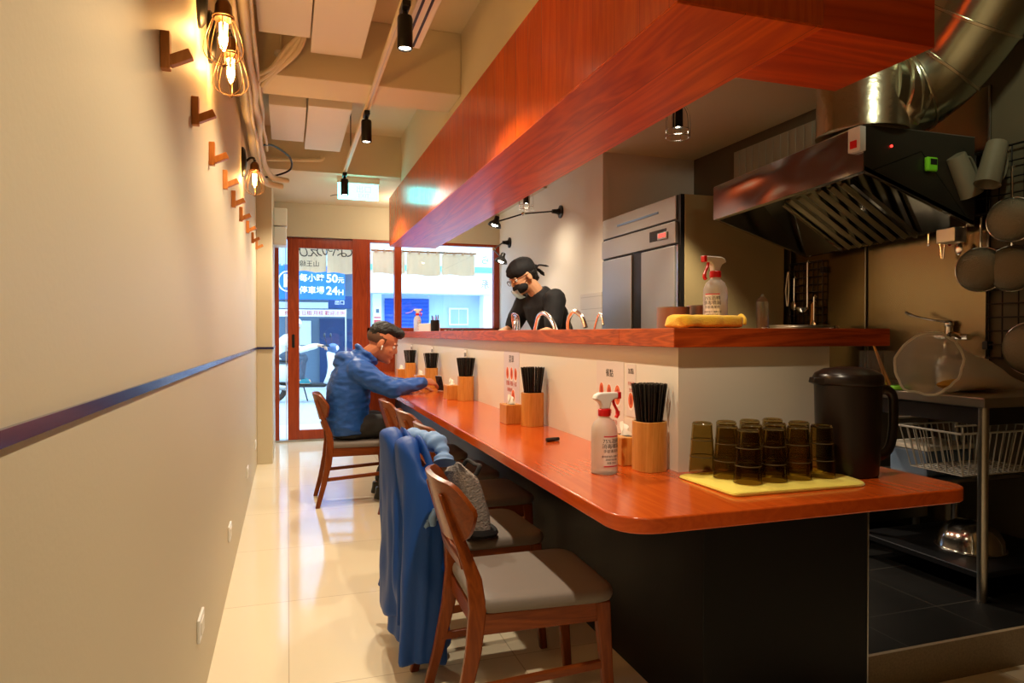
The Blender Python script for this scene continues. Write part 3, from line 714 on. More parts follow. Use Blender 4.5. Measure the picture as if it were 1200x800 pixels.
def tin(loc, r, h, label, m, name='canister', cat='canister'):
    t = thing(name, label, cat, loc)
    MB().lathe([(r*.97, 0), (r, .003), (r, h - .006), (r*1.02, h - .004), (r*1.02, h), (r*.94, h), (r*.93, h - .004), (r*.92, .006), (0, .005)], n=32).build('body', m, t)
    return t
t = tin((1.42, 2.32, 1.0), .062, .30, 'steel canister behind the yellow towel roll', M['steelf'])
MB().lathe([(.064, .012), (.066, .014), (.066, .02), (.064, .022)], n=32).build('rim', M['chrome'], t)
t = tin((1.56, 2.36, 1.0), .045, .31, 'small steel canister beside the spray bottle on the ledge', M['steelf'])
t = tin((1.66, 2.10, 1.215), .022, .10, 'slim clear jar right of the spray bottle on the ledge', M['clearp'], 'glass_jar', 'jar')
MB().lathe([(.018, .10), (.019, .102), (.016, .112), (.006, .118), (.006, .126), (.0, .127)]).build('lid', M['clearp'], t)
t = thing('pen_cup', 'black mesh cup of pens at the window end of the ledge', 'pen cup', (1.26, 6.05, 1.215))
MB().lathe([(.036, 0), (.038, .002), (.04, .10), (.038, .10), (.035, .004), (0, .003)]).build('cup', M['blackm'], t)
for i in range(7):
    a = i*2.4; MB().cyl((.015*math.cos(a), .015*math.sin(a), .01), (.03*math.cos(a), .03*math.sin(a), .135 + .006*(i % 3)), .004, 8).build('pen', M['red'] if i % 3 == 0 else M['black'], t)
t = thing('white_box', 'plain white carton between spray bottle and pen cup at the window end', 'box', (1.28, 6.42, 1.215), R(4))
MB().box(-.05, .05, -.2, .2, 0, .075).build('carton', M['plas'], t, smooth=False, bev=.002)
MB().box(-.0505, -.0495, -.2, .2, .055, .057).build('lid_seam', M['ceilbox'], t, smooth=False)
t = thing('ledge_cloth', 'crumpled black and white cloth lying on the ledge past the pen cup', 'cloth', (1.3, 5.25, 1.2155))
MB().grid(lambda u, v: ((u-.5)*.14, (v-.5)*.4, .004 + .014*abs(noise.noise((u*4, v*8, 3)))), 14, 30, .003).build('cloth', M['blackcloth'], t)
MB().grid(lambda u, v: ((u-.5)*.12 + .01, (v-.5)*.25 + .25, .004 + .012*abs(noise.noise((u*4, v*8, 9)))), 14, 20, .003).build('cloth_edge', M['plas'], t)

# ------------------------------------------------------------------ gooseneck taps on the prep counter
def tap(loc, rz, pts, r, label, coil=False):
    t = thing('kitchen_tap', label, 'tap', loc, rz)
    MB().lathe([(.028, 0), (.03, .004), (.024, .02), (.016, .04), (.014, .07), (0, .07)]).build('base', M['chrome'], t)
    MB().tube(bez(pts, 6), r, 12).build('spout', M['chrome'], t)
    MB().tube([(0, .015, .05), (0, .05, .062), (0, .09, .075)], [.007, .006, .005], 8).build('lever', M['chrome'], t)
    return t
tap((1.50, 3.55, .95), 0, [(0, 0, .06), (0, -.005, .24), (-.01, -.03, .325), (-.0, -.08, .368), (.02, -.14, .34), (.03, -.17, .28)], .0125, 'chrome gooseneck tap nearest the refrigerator side of the chef')
tap((1.50, 4.0, .95), 0, [(0, -.3, .2), (.0, -.26, .27), (0, -.17, .34), (0, -.06, .372), (0, .03, .35), (0, .09, .27)], .0135, 'chrome gooseneck tap with a wide bow in front of the chef')
tap((1.50, 3.18, .95), 0, [(0, .02, .06), (0, .03, .24), (0, .0, .31), (0, -.03, .345), (0, -.06, .335), (0, -.08, .29)], .006, 'thin chrome filter tap in front of the tiled pier')
t = thing('wire_colander', 'bundle of chrome wire handles showing above the ledge by the chef\'s hand', 'colander', (1.50, 4.45, .95))
MB().lathe([(.09, 0), (.12, .03), (.14, .12), (.15, .22), (.148, .22), (.135, .12), (.115, .035), (0, .006)]).build('bowl', M['chrome'], t)
for i in range(4):
    MB().tube(bez([(-.10 + .02*i, -.18, .22), (-.06 + .02*i, -.12 + .03*i, .325 + .012*i), (0, .02 + .03*i, .345 + .012*i), (.03, .12 + .02*i, .29), (.03, .16, .2)], 6), .005, 8).build('handle', M['chrome'], t)

# ------------------------------------------------------------------ chairs
def make_chair():
    t = thing('dining_chair', '', 'chair', (0, 0, 0), 0, 'wooden chairs along the counter')
    def sect(x, y, z, wx, wy): return [(x-wx/2, y-wy/2, z), (x+wx/2, y-wy/2, z), (x+wx/2, y+wy/2, z), (x-wx/2, y+wy/2, z)]
    for s in (-1, 1):
        P = [(-.285, .192, 0, .030), (-.245, .190, .15, .036), (-.212, .186, .30, .046), (-.198, .180, .42, .050), (-.205, .165, .50, .044), (-.232, .145, .58, .036), (-.268, .118, .68, .028), (-.290, .105, .735, .018)]
        MB().loft([sect(x, s*y, z, w, .024) for x, y, z, w in P]).build('rear_leg', M['chair'], t, bev=.005, ang=50)
        F = [(.215, .186, 0, .028), (.196, .182, .2, .036), (.182, .178, .405, .046)]
        MB().loft([sect(x, s*y, z, w, w*.8) for x, y, z, w in F]).build('front_leg', M['chair'], t, bev=.005)
        MB().box(-.19, .17, s*.178-.011, s*.178+.011, .345, .405).build('side_rail', M['chairx'], t, smooth=False, bev=.003)
        b = MB(); b.loft([[(-.238, s*.186+dy, .19+dz) for dy, dz in ((-.009,-.012),(.009,-.012),(.009,.012),(-.009,.012))], [(.198, s*.182+dy, .215+dz) for dy, dz in ((-.009,-.012),(.009,-.012),(.009,.012),(-.009,.012))]])
        b.build('side_stretcher', M['chairx'], t, smooth=False, bev=.003)
    MB().box(.165, .190, -.17, .17, .345, .405).build('front_rail', M['chairy'], t, smooth=False, bev=.003)
    MB().box(-.205, -.185, -.172, .172, .345, .40).build('rear_rail', M['chairy'], t, smooth=False, bev=.003)
    MB().grid(lambda u, v: (-.222 - .012*math.sin(PI*v) + .004*u - .012*u, (v-.5)*.29, .525 + .035*u + .012*math.sin(PI*v)), 3, 14, .016).build('back_crossbar', M['chairy'], t, bev=.003)
    # seat pad: trapezoid with round corners and a soft crown
    poly = fillet([(-.205, -.195), (.225, -.212), (.225, .212), (-.205, .195)], [.05, .06, .06, .05]); n = len(poly)
    b = MB(); b.loft([[(p[0]*s, p[1]*s, z) for p in poly] for s, z in ((.96, .405), (.985, .408), (1.0, .418), (1.0, .428), (.985, .438), (.93, .445), (.7, .449), (.01, .451))])
    b.build('seat', M['seat'], t, ang=60)
    # curved backrest
    def bk(u, v):
        y = (u-.5)*.43; q = abs(2*u-1)
        hh = .094*(1 - .22*q**2 - .70*max(0, (q-.66)/.34)**2.2); zc = .685 - .006*q*q + .016*q**3
        z = zc + (v-.5)*2*hh
        return (-.268 - (z-.60)*.26 + .075*q**2.2, y, z)
    MB().grid(bk, 26, 8, .017).build('backrest', M['chairy'], t, bev=.004, ang=50)
    return t
ch = make_chair()
CH = [((.712, 2.03, 0), R(-2), 'empty wooden chair with grey seat, closest to the counter\'s rounded corner'),
      ((.70, 2.60, 0), R(2), 'wooden chair with a blue coat hung over its back'),
      ((.875, 3.18, 0), R(1), 'empty wooden chair tucked in, directly behind the coat-covered chair'),
      ((.875, 3.74, 0), R(2), 'middle one of three empty chairs tucked in between coat and diner'),
      ((.86, 4.36, 0), R(0), 'empty wooden chair tucked in just before the seated diner'),
      ((.475, 5.03, 0), R(0), 'wooden chair the diner in the blue jacket sits on')]
for i, (l, rz, lab) in enumerate(CH):
    if i == 0: ch.location = l; ch.rotation_euler = (0, 0, rz); ch['label'] = lab
    else: dup(ch, l, rz, lab)

# ------------------------------------------------------------------ coat over the second chair
def coat():
    t = thing('coat', 'blue nylon coat hung over the chair back, its hem near the floor', 'coat', (.70, 2.60, 0), R(2))
    def fallen(name, y0, y1, zt, zb, x0, thick, ph, flare, mt):
        """closed, folded fall of cloth from the chair top down to a hem"""
        rings = []; n = 72; m = 34
        for i in range(m + 1):
            v = i/m; z = zt + (zb - zt)*v; g = v**.8; rg = []
            yc = (y0+y1)/2 - .02*v; hy = (y1-y0)/2*(1 - .22*(1-v)**3) + flare*v; hx = thick*(.8 + .2*min(1, v*3)) + .018*v
            top = max(0, 1 - v*9)
            for k in range(n):
                a = 2*PI*k/n; c, s_ = math.cos(a), math.sin(a)
                q = hx*math.copysign(abs(c)**.75, c); w = hy*math.copysign(abs(s_)**.85, s_)
                f = 1 + g*(.22*math.sin(5*a + ph + 1.1*v) + .13*math.sin(9*a + 2*ph - 2*v) + .08*math.sin(14*a + 3*v + ph))
                f += .12*noise.noise((c*2 + ph, s_*2, v*4))*min(1, v*3)
                q = q*f; w = w*(1 + .25*(f-1))
                q += .025*g*math.sin(w*26 + ph + 2*v) - .012*v + .075*(abs(w)/(hy+1e-6))**2*(1-v)**2*.8
                rg.append((x0 + q - .05*(1-v)**2, yc + w, z - top*.022*(w/hy)**2*4*.25 + (.025*math.sin(a*3 + ph) if i == m else 0)*1.0 - .10*abs(w/hy)**3*(1-v)**6))
            rings.append(rg)
        # rounded shoulder at the top
        cx = sum(p[0] for p in rings[0])/n; cy = sum(p[1] for p in rings[0])/n
        cap = [[(cx + (p[0]-cx)*s_, cy + (p[1]-cy)*(1 - (1-s_)*.25), p[2] + h) for p in rings[0]] for s_, h in ((.05, .024), (.5, .020), (.85, .010))]
        b = MB(); b.loft(cap + rings); return b.build(name, mt, t, ang=80, sub=1, disp=folds(.006, 7, 18, (1, 1, .5), ph))
    fallen('coat_body', -.285, .07, .80, .06, -.235, .058, .4, .02, M['cblue'])
    fallen('coat_back', -.14, .25, .815, .14, -.262, .060, 2.1, .03, M['cblue'])
    # gathered pale lining on the seat side of the chair top
    MB().tube(bez([(-.26, .10, .775), (-.215, .04, .80), (-.175, -.02, .79), (-.15, -.07, .755), (-.15, -.10, .715)], 10), [.036 + .010*math.sin(k*.35) + .004*math.sin(k*1.1) for k in range(41)], 16, flat=.8).build('lining_roll', M['cpale'], t, ang=80)
    def flap(u, v): return (-.245 + .05*v + .02*math.sin(5*u), -.24 - .05*u + .02*noise.noise((u*5, v*5, 1)), .60 + .08*v - .09*u + .02*math.sin(8*u + 4*v))
    MB().grid(flap, 16, 16, .006).build('lining_flap', M['cpale'], t, ang=80)
coat()
t = thing('tote_bag', 'fuzzy grey bag standing on the seat in front of the blue coat', 'bag', (.665, 2.49, .4515), R(8)); t.scale = (1, 1, .78)
b = MB(); rr = []
for i in range(13):
    q = i/12; z = .0 + .30*q; wx = .045 + .016*math.sin(PI*q) - .012*q; wy = .115 - .012*q
    rr.append([(wx*math.copysign(abs(math.cos(2*PI*k/28))**.6, math.cos(2*PI*k/28)) - .055*q + .008*noise.noise((k*.4, q*3, 1)), wy*math.copysign(abs(math.sin(2*PI*k/28))**.6, math.sin(2*PI*k/28)) + .006*noise.noise((k*.5, q*4, 7)), z + (.02*math.sin(2*PI*k/28*2) if i == 12 else 0)) for k in range(28)])
inner = [[(-.055 + (p[0]+.055)*.86, p[1]*.9, p[2]-.002) for p in rr[12]], [(-.03 + (p[0]+.055)*.8, p[1]*.85, .18) for p in rr[12]]]
b.loft(rr + inner); b.build('bag_body', M['bag'], t, ang=80)
MB().tube([(.047*math.copysign(abs(math.cos(2*PI*k/28))**.6, math.cos(2*PI*k/28)), .117*math.copysign(abs(math.sin(2*PI*k/28))**.6, math.sin(2*PI*k/28)), .022) for k in range(28)], .02, 8, closed=True).build('base_binding', M['blackcloth'], t)
MB().tube(bez([(-.02, -.07, .29), (.0, -.06, .33), (.01, .0, .32), (0, .06, .33), (-.02, .07, .29)], 6), .009, 8).build('handle', M['blackcloth'], t)
# ================================================================== KITCHEN
KZ = .135
# ---- refrigerator, front facing -x
t = thing('refrigerator', 'tall stainless refrigerator with a black door gap and red display', 'refrigerator', (2.39, 4.375, KZ))
MB().box(.03, .80, -.56, .57, .08, 1.955).build('body', mat('fridge_side', srgb(168, 148, 104), .4, .15, bump=.02, bscale=8), t, smooth=False, bev=.003)
MB().box(.002, .03, -.555, .565, .08, 1.955).build('front_frame', M['black'], t, smooth=False)
MB().box(-.012, .004, -.515, .555, 1.80, 1.952).build('top_panel', M['steelf'], t, smooth=False, bev=.004)
MB().box(-.016, -.011, -.30, .30, 1.868, 1.882).build('vent_slot', M['blueplast'], t, smooth=False)
cp = MB().box(-.02, .004, -.525, .555, 1.645, 1.785).build('control_panel', M['steelf'], t, smooth=False, bev=.004)
MB().box(-.022, -.019, -.42, -.20, 1.685, 1.755).build('display_window', M['black'], cp, smooth=False)
MB().box(-.030, -.019, -.435, -.315, 1.685, 1.732).build('thermostat', M['steelf'], cp, smooth=False, bev=.003)
MB().box(-.0315, -.0295, -.42, -.335, 1.70, 1.722).build('thermostat_display', M['led'], cp, smooth=False)
for y0, y1 in ((-.51, -.075), (.07, .55)):
    for z0, z1 in ((.10, .86), (.88, 1.63)):
        MB().box(-.018, .004, y0, y1, z0, z1).build('door', M['steelf'], t, smooth=False, bev=.005)
MB().box(-.006, .004, -.07, .065, .10, 1.63).build('handle_recess', M['black'], t, smooth=False)
MB().box(-.016, .0, -.55, -.535, .1, 1.63).build('hinge_strip', M['chrome'], t, smooth=False)
k = MB()
for x in (.08, .72):
    for y in (-.5, .5): k.cyl((x, y, 0), (x, y, .085), .025, 10)
k.build('foot', M['black'], t)

# ---- stainless wall sheets (fixed to the right wall)
for y0, y1, l in ((2.43, 3.16, 'wide stainless wall sheet above the steel table'), (3.17, 3.81, 'stainless wall sheet behind the stock pot and wire grid')):
    t = thing('steel_wall_panel', l, 'wall panel', (3.249, (y0+y1)/2, 0))
    h = (y1-y0)/2
    MB().grid(lambda u, v: (-.006 - .003*math.sin(5*u+3*v), -h + 2*h*u, .9 + 1.5*v), 12, 12, .005).build('sheet', M['steelw'], t)
    MB().box(-.016, -.008, -h, -h + .008, .9, 2.4).build('edge_strip', M['steel'], t, smooth=False)
t = thing('vent_grille', 'pale ribbed panel high on the wall behind the hood', 'vent', (3.249, 4.0, 2.40))
MB().box(-.02, 0, -.42, .42, -.17, .17).build('panel', M['rib'], t, smooth=False)
k = MB()
for i in range(11): k.box(-.026, -.019, -.40 + i*.075, -.34 + i*.075, -.165, .165)
k.build('rib', M['rib'], t, smooth=False, bev=.003)

# ---- exhaust hood: rim slopes down to the wall
t = thing('exhaust_hood', 'large stainless exhaust hood with sloping rim and baffle filters', 'exhaust hood', (0, 0, 0))
A = (2.46, 3.56, 1.885); B = (2.475, 2.44, 1.932); C_ = (3.15, 2.44, 1.716); D = (3.15, 3.56, 1.68)
A2 = (2.46, 3.56, 2.08); B2 = (2.475, 2.44, 2.14); C2 = (3.15, 2.44, 2.14); D2 = (3.15, 3.56, 2.08)
def sheet(q, th, n=(0, 0, 1)):
    n = Vector(n) * th; b = MB(); v = [Vector(p) for p in q]
    b.add(v + [p + n for p in v], [(3, 2, 1, 0), (4, 5, 6, 7)] + [(i, (i+1) % 4, 4+(i+1) % 4, 4+i) for i in range(4)]); return b
def wavy(q, amp, th, seed, nu=14, nv=6):
    a, b_, c, d = [Vector(p) for p in q]; nn = (b_-a).cross(d-a).normalized()
    def f(u, v):
        p = (a*(1-u)+b_*u)*(1-v) + (d*(1-u)+c*u)*v
        e = min(u, 1-u, v, 1-v)*4
        return p + nn*amp*min(1, e)*noise.noise((u*5 + seed, v*1.8, seed))
    return MB().grid(f, nu, nv, th)
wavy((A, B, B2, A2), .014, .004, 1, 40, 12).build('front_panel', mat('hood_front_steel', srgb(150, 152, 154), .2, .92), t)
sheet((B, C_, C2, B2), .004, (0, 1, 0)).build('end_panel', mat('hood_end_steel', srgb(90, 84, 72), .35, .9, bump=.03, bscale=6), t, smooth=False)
sheet((A, D, D2, A2), .004, (0, -1, 0)).build('end_panel', M['steelm'], t, smooth=False)
sheet((A2, B2, C2, D2), .004).build('top_panel', M['steel'], t, smooth=False)
rim = MB()
for p, q in ((A, B), (B, C_), (C_, D), (D, A)):
    a, c = Vector(p), Vector(q); up_ = Vector((0, 0, .026)); ins = ((Vector(A)+Vector(C_))/2 - (a+c)/2).normalized()*.022
    rim.loft([[a, a+up_, a+up_*.7+ins, a+ins], [c, c+up_, c+up_*.7+ins, c+ins]])
rim.build('rim', M['steelm'], t, smooth=False, bev=.003)
# inside: sloping liner, filters
def lerp(p, q, s): return Vector(p)*(1-s) + Vector(q)*s
up1 = Vector((0, 0, .15)); mid = lambda p, q: (Vector(p)+Vector(q))/2
# V-shaped plenum: two sloping faces meeting in a ridge along the hood
Ra, Rb = lerp(A, D, .5) + Vector((0, 0, .22)), lerp(B, C_, .5) + Vector((0, 0, .22))
ins = .03
M['linr'] = mat('hood_liner_steel', srgb(104, 102, 94), .12, 1.0)
sheet((lerp(A, D, .03), lerp(B, C_, .03), Rb, Ra), .004).build('liner', M['linr'], t, smooth=False)
sheet((Ra, Rb, lerp(B, C_, .97), lerp(A, D, .97)), .004).build('liner', M['linr'], t, smooth=False)
fm = mat('filter_steel', srgb(150, 132, 92), .3, 1.0)
flt = MB(); Ea, Eb = lerp(A, D, .95) + Vector((0, 0, -.004)), lerp(B, C_, .95) + Vector((0, 0, -.004))
Rlo_a, Rlo_b = lerp(Ra, A, .35) + Vector((0, 0, -.03)), lerp(Rb, B, .35) + Vector((0, 0, -.03))
for i in range(6):
    s = .34 + .068*i; w = .024
    p0, p1 = lerp(Rlo_a, Rlo_b, s - w/1.1), lerp(Rlo_a, Rlo_b, s + w/1.1); q0, q1 = lerp(Ea, Eb, s - w/1.1), lerp(Ea, Eb, s + w/1.1)
    dz = Vector((0, 0, .016)); m0, m1 = (p0+p1)/2 - dz, (q0+q1)/2 - dz
    flt.loft([[p0, m0, p1, (p0+p1)/2 + dz*.3], [q0, m1, q1, (q0+q1)/2 + dz*.3]])
flt.build('baffle_filter', fm, t, smooth=False, bev=.002)
for s in (.30, .74):
    p, q = lerp(Rlo_a, Rlo_b, s), lerp(Ea, Eb, s); fr = MB(); fr.loft([[p + Vector((0, a, c)) for a, c in ((-.010, -.02), (.010, -.02), (.010, .01), (-.010, .01))], [q + Vector((0, a, c)) for a, c in ((-.010, -.02), (.010, -.02), (.010, .01), (-.010, .01))]])
    fr.build('filter_frame', M['steelm'], t, smooth=False)
hk = MB()
for s in (.15, .22): p = lerp(C_, D, s); hk.cyl(p + Vector((0, 0, 0)), p + Vector((0, 0, -.05)), .004, 8); hk.ell(p + Vector((0, 0, -.052)), (.008, .008, .008), 8)
hk.build('hook', M['chrome'], t)
gt = MB(); p = Vector(C_); gt.box(p.x-.10, p.x-.02, p.y+.02, p.y+.12, p.z-.075, p.z-.005); gt.build('grease_cup', M['steel'], t, smooth=False, bev=.004)
sw = MB().box(2.44, 2.475, 2.43, 2.50, 2.02, 2.13).build('switch_box', M['plas'], t, smooth=False, bev=.003)
MB().box(2.434, 2.441, 2.447, 2.483, 2.035, 2.07).build('switch', M['red'], sw, smooth=False, bev=.002)
MB().cyl((2.63, 2.439, 2.055), (2.63, 2.434, 2.055), .006, 10).build('pilot_lamp', M['led'], t)
t = thing('kitchen_timer', 'bright green timer stuck on the dark hood end', 'timer', (2.86, 2.438, 1.985))
MB().box(-.035, .03, -.022, .0, -.032, .035).build('casing', M['green'], t, smooth=False, bev=.008)
MB().box(-.018, .022, -.0235, -.0215, -.002, .026).build('screen', M['black'], t, smooth=False, bev=.002)

# ---- foil duct
t = thing('exhaust_duct', 'big silver foil duct bending up to the ceiling above the hood', 'duct', (0, 0, 0))
MB().lathe([(.205, -.215), (.2, -.20), (.2, .10), (.17, .18), (.1, .215), (0, .22)], (2.62, 2.60, 2.36), 44).build('collar', M['tape'], t, ang=60)
MB().tube([(2.63, 2.58, 2.345), (2.64, 2.58, 2.345), (2.70, 2.58, 2.345), (2.76, 2.58, 2.345)], [.198, .2, .2, .2], 40).build('straight_duct', M['alu'], t, ang=60)
el = bez([(2.74, 2.58, 2.345), (2.85, 2.55, 2.38), (2.93, 2.45, 2.48), (2.96, 2.31, 2.63), (2.96, 2.18, 2.80), (2.96, 2.12, 2.97)], 5)
MB().tube(el, [.2] + [.222]*(len(el)-1), 40).build('elbow', M['alu'], t, ang=60)
for i in (5, 10, 15, 20):
    d_ = (Vector(el[i+1]) - Vector(el[i-1])).normalized()*.005
    MB().tube([Vector(el[i]) - d_*1.6, Vector(el[i]) - d_, Vector(el[i]) + d_, Vector(el[i]) + d_*1.6], [.221, .229, .229, .221], 40).build('seam', M['tape'], t, ang=60)
MB().tube([(2.69, 2.58, 2.345), (2.695, 2.58, 2.345), (2.79, 2.575, 2.352), (2.795, 2.575, 2.352)], [.2, .212, .226, .222], 40).build('foil_tape', M['tape'], t, ang=60)

# ---- kitchen ceiling lamps in wire cages, camera
def cage_spot(x, y, label):
    t = thing('caged_spotlight', label, 'spotlight', (x, y, 2.52), 0, 'caged ceiling spotlights in the kitchen')
    MB().lathe([(.05, .13), (.05, .118), (.008, .114), (.008, -.03), (.028, -.035), (.03, -.15), (.026, -.15), (.024, -.142), (.0, -.142)]).build('lamp_body', M['blackm'], t)
    MB().lathe([(.0, -.1405), (.0235, -.1408), (.0235, -.1425), (.0, -.1428)]).build('lens', M['spot'], t)
    k = MB()
    for a in range(8):
        c, s = math.cos(a*PI/4), math.sin(a*PI/4); k.tube(bez([(.03*c, .03*s, -.012), (.06*c, .06*s, -.06), (.068*c, .068*s, -.12), (.068*c, .068*s, -.205)], 4), .0022, 6)
    for r, z in ((.068, -.205), (.068, -.165)): k.tube([(r*math.cos(i*PI/14), r*math.sin(i*PI/14), z) for i in range(28)], .0022, 6, closed=True)
    k.build('cage', M['chrome'], t)
cage_spot(2.12, 3.42, 'caged ceiling spotlight in the kitchen beside the wooden beam, nearer one')
cage_spot(2.06, 5.85, 'caged ceiling spotlight above the articulated wall lamp, farther one')
t = thing('security_camera', 'small white dome camera high in the corner over the window', 'security camera', (2.25, 7.86, 2.60))
MB().lathe([(.04, .03), (.045, .0), (.03, -.03), (.012, -.042), (0, -.044)]).build('dome', M['plas'], t)
MB().ell((-.012, -.028, -.02), (.02, .02, .018), 14).build('lens', M['black'], t)

# ---- articulated wall lamps on the white kitchen wall
def arm_lamp(base, joint, head, label, lit):
    t = thing('articulated_wall_lamp', label, 'wall lamp', base, 0, 'black articulated wall lamps')
    j = Vector(joint) - Vector(base); h = Vector(head) - Vector(base)
    b = MB().lathe([(.0, 0), (.06, 0), (.06, .012), (.03, .02), (.022, .05), (.018, .09), (0, .092)]); b.v = [(-p[2], p[1], p[0]) for p in b.v]; b.build('base', M['blackm'], t)
    s = Vector((-.085, 0, 0))
    MB().tube([s, j], .007, 8).build('arm', M['blackm'], t); MB().ell(j, (.02, .02, .02), 12).build('joint', M['chrome'], t)
    MB().tube([j, h], .007, 8).build('arm', M['blackm'], t)
    b = MB(); b.T = Matrix.Translation(h) @ Matrix.Rotation(R(18), 4, 'Y')
    b.lathe([(.012, .06), (.022, .055), (.024, .02), (.03, .01), (.055, -.012), (.066, -.04), (.062, -.04), (.05, -.014), (.0, .0)]); b.build('shade', M['blackm'], t)
    b = MB(); b.T = Matrix.Translation(h) @ Matrix.Rotation(R(18), 4, 'Y'); b.ell((0, 0, -.024), (.032, .032, .02), 14); b.build('bulb', M['spot'], t)
arm_lamp((2.44, 5.95, 2.335), (2.10, 6.05, 2.315), (1.86, 6.15, 2.24), 'black articulated wall lamp with its lit shade above the cook', 1)
arm_lamp((2.44, 7.5, 2.24), (2.02, 6.75, 2.06), (2.0, 6.4, 1.93), 'black articulated wall lamp, arm reaching down behind the cook\'s cap', 0)

# ---- wire grids and utensils on the right wall
def wgrid(y0, y1, z0, z1, n, m, label, x=3.225):
    t = thing('wire_grid', label, 'wire grid', (x, 0, 0), 0, 'black wire grids on the steel wall')
    k = MB()
    for i in range(n + 1): y = y0 + (y1-y0)*i/n; k.cyl((0, y, z0), (0, y, z1), .0035 if 0 < i < n else .005, 6)
    for i in range(m + 1): z = z0 + (z1-z0)*i/m; k.cyl((-.004, y0, z), (-.004, y1, z), .0035 if 0 < i < m else .005, 6)
    k.build('mesh', M['wire'], t)
    for y in (y0, y1):
        for z in (z0 + .06, z1 - .06): MB().box(-.012, .022, y-.014, y+.014, z-.02, z+.02).build('clip', M['black'], t, smooth=False, bev=.003)
wgrid(3.50, 3.80, 1.12, 1.66, 7, 11, 'small black wire grid of ladles on the steel wall behind the stock pot')
wgrid(1.9, 2.43, 1.08, 1.60, 7, 8, 'black wire grid behind the hanging pans at the photo\'s edge')
wgrid(1.9, 2.85, 1.78, 2.08, 16, 4, 'upper black wire grid beside the hood end')
def utensil(name, y, z, label, kind, x=3.2):
    t = thing(name, label, 'utensil', (x, y, z), 0)
    h = MB(); h.tube([(.015, 0, 0), (.0, 0, .012), (-.006, 0, 0)], .003, 6)
    if kind == 'ladle':
        h.tube([(-.006, 0, 0), (-.006, 0, -.29)], .005, 8); h.build('handle', M['chrome'], t)
        MB().lathe([(.0, -.035), (.022, -.03), (.038, -.01), (.04, .0), (.037, .0), (.02, -.026), (0, -.03)], (-.045, 0, -.29)).build('bowl', M['chrome'], t)
    elif kind == 'tongs':
        h.tube([(-.006, -.006, 0), (-.012, -.016, -.12), (-.01, -.004, -.22)], .004, 8).tube([(-.006, .006, 0), (-.012, .016, -.12), (-.01, .004, -.22)], .004, 8); h.build('arm', M['chrome'], t)
        MB().ell((-.006, 0, .0), (.008, .012, .012), 10).build('hinge', M['chrome'], t)
    elif kind == 'brush':
        h.build('hook', M['chrome'], t)
        MB().tube([(-.006, 0, -.005), (-.006, .006, -.02), (-.008, .01, -.15), (-.008, .012, -.19)], [.006, .012, .011, .008], 10).build('handle', M['bamboo'], t)
    elif kind == 'red':
        h.build('hook', M['chrome'], t); MB().tube([(-.006, 0, -.005), (-.006, 0, -.02), (-.01, 0, -.13), (-.01, 0, -.16)], [.004, .009, .012, .006], 10).build('handle', M['redtool'], t)
    elif kind == 'spoon':
        h.tube([(-.006, 0, 0), (-.008, 0, -.15)], [.006, .004], 8); h.build('handle', M['chrome'], t); MB().ell((-.012, 0, -.18), (.008, .022, .032), 14).build('bowl', M['chrome'], t)
utensil('ladle', 3.60, 1.655, 'long ladle hanging on the small wire grid', 'ladle')
utensil('spoon', 3.72, 1.56, 'steel spoon at the window side of the small wire grid', 'spoon')
utensil('kitchen_tongs', 3.78, 1.60, 'steel tongs at the edge of the small wire grid', 'tongs')
utensil('skimmer', 3.54, 1.43, 'short steel spoon hanging low on the small wire grid', 'spoon')
utensil('wooden_brush', 3.545, 1.40, 'light wooden handle hanging over the stock pot', 'brush')
utensil('red_handled_tool', 2.60, 1.80, 'red-handled tool hanging between hood and strainers', 'red')
utensil('steel_skewer', 2.64, 1.80, 'steel tool hanging next to the red-handled one', 'tongs')
utensil('steel_spatula', 2.55, 1.80, 'slim steel spoon hanging above the round strainers', 'spoon')
def strainer(y, z, label, r, dep, x=3.19, yaw=0.0):
    t = thing('strainer', label, 'strainer', (x, y, z), yaw, 'round strainers hanging on the wire grid')
    b = MB().lathe([(r, 0), (r*.97, .02), (r*.85, dep*.7), (r*.5, dep*.96), (.0, dep), (.0, dep-.004), (r*.49, dep*.92), (r*.83, dep*.66), (r*.95, .018), (r*.98, 0)], n=32)
    b.v = [(-p[2], p[1], p[0]) for p in b.v]; b.build('bowl', M['meshs'], t, ang=60)
    MB().tube([(-.0, r*math.cos(i*PI/18), r*math.sin(i*PI/18)) for i in range(36)], .005, 8, closed=True).build('rim', M['chrome'], t)
    MB().tube([(0, 0, r), (-.005, 0, r + .08), (-.005, 0, r + .14), (.015, 0, r + .15)], .005, 8).build('handle', M['chrome'], t)
strainer(2.42, 1.505, 'hanging round pan below the red-handled tool, fully in view', .105, .055, 3.17, R(22))
strainer(2.30, 1.50, 'round pan hanging behind another pan at the photo\'s edge', .105, .05, 3.21, R(14))
strainer(2.265, 1.72, 'upper round wire strainer cut by the photo\'s edge', .10, .045, 3.16, R(20))
strainer(2.19, 1.13, 'lower round pan cut by the photo\'s edge, above the table', .12, .045, 3.19, R(10))
def jug(loc, label, rx, ry):
    t = thing('measuring_jug', label, 'jug', loc, 0, 'cloudy jugs hanging upside down'); t.rotation_euler = (rx, ry, 0)
    MB().lathe([(.042, .10), (.044, .095), (.052, -.10), (.055, -.105), (.052, -.105), (.048, -.10), (.040, .09), (0, .094)], n=28).build('body', M['jug'], t)
    MB().tube(bez([(.046, 0, .06), (.08, 0, .05), (.085, 0, -.03), (.052, 0, -.07)], 6), .007, 8).build('handle', M['jug'], t)
jug((3.08, 2.30, 1.98), 'cloudy measuring jug hanging upside down at the grid corner', R(0), R(18))
jug((3.05, 2.42, 1.95), 'dark cloudy jug hanging tilted between hood end and the other jug', R(0), R(-30))

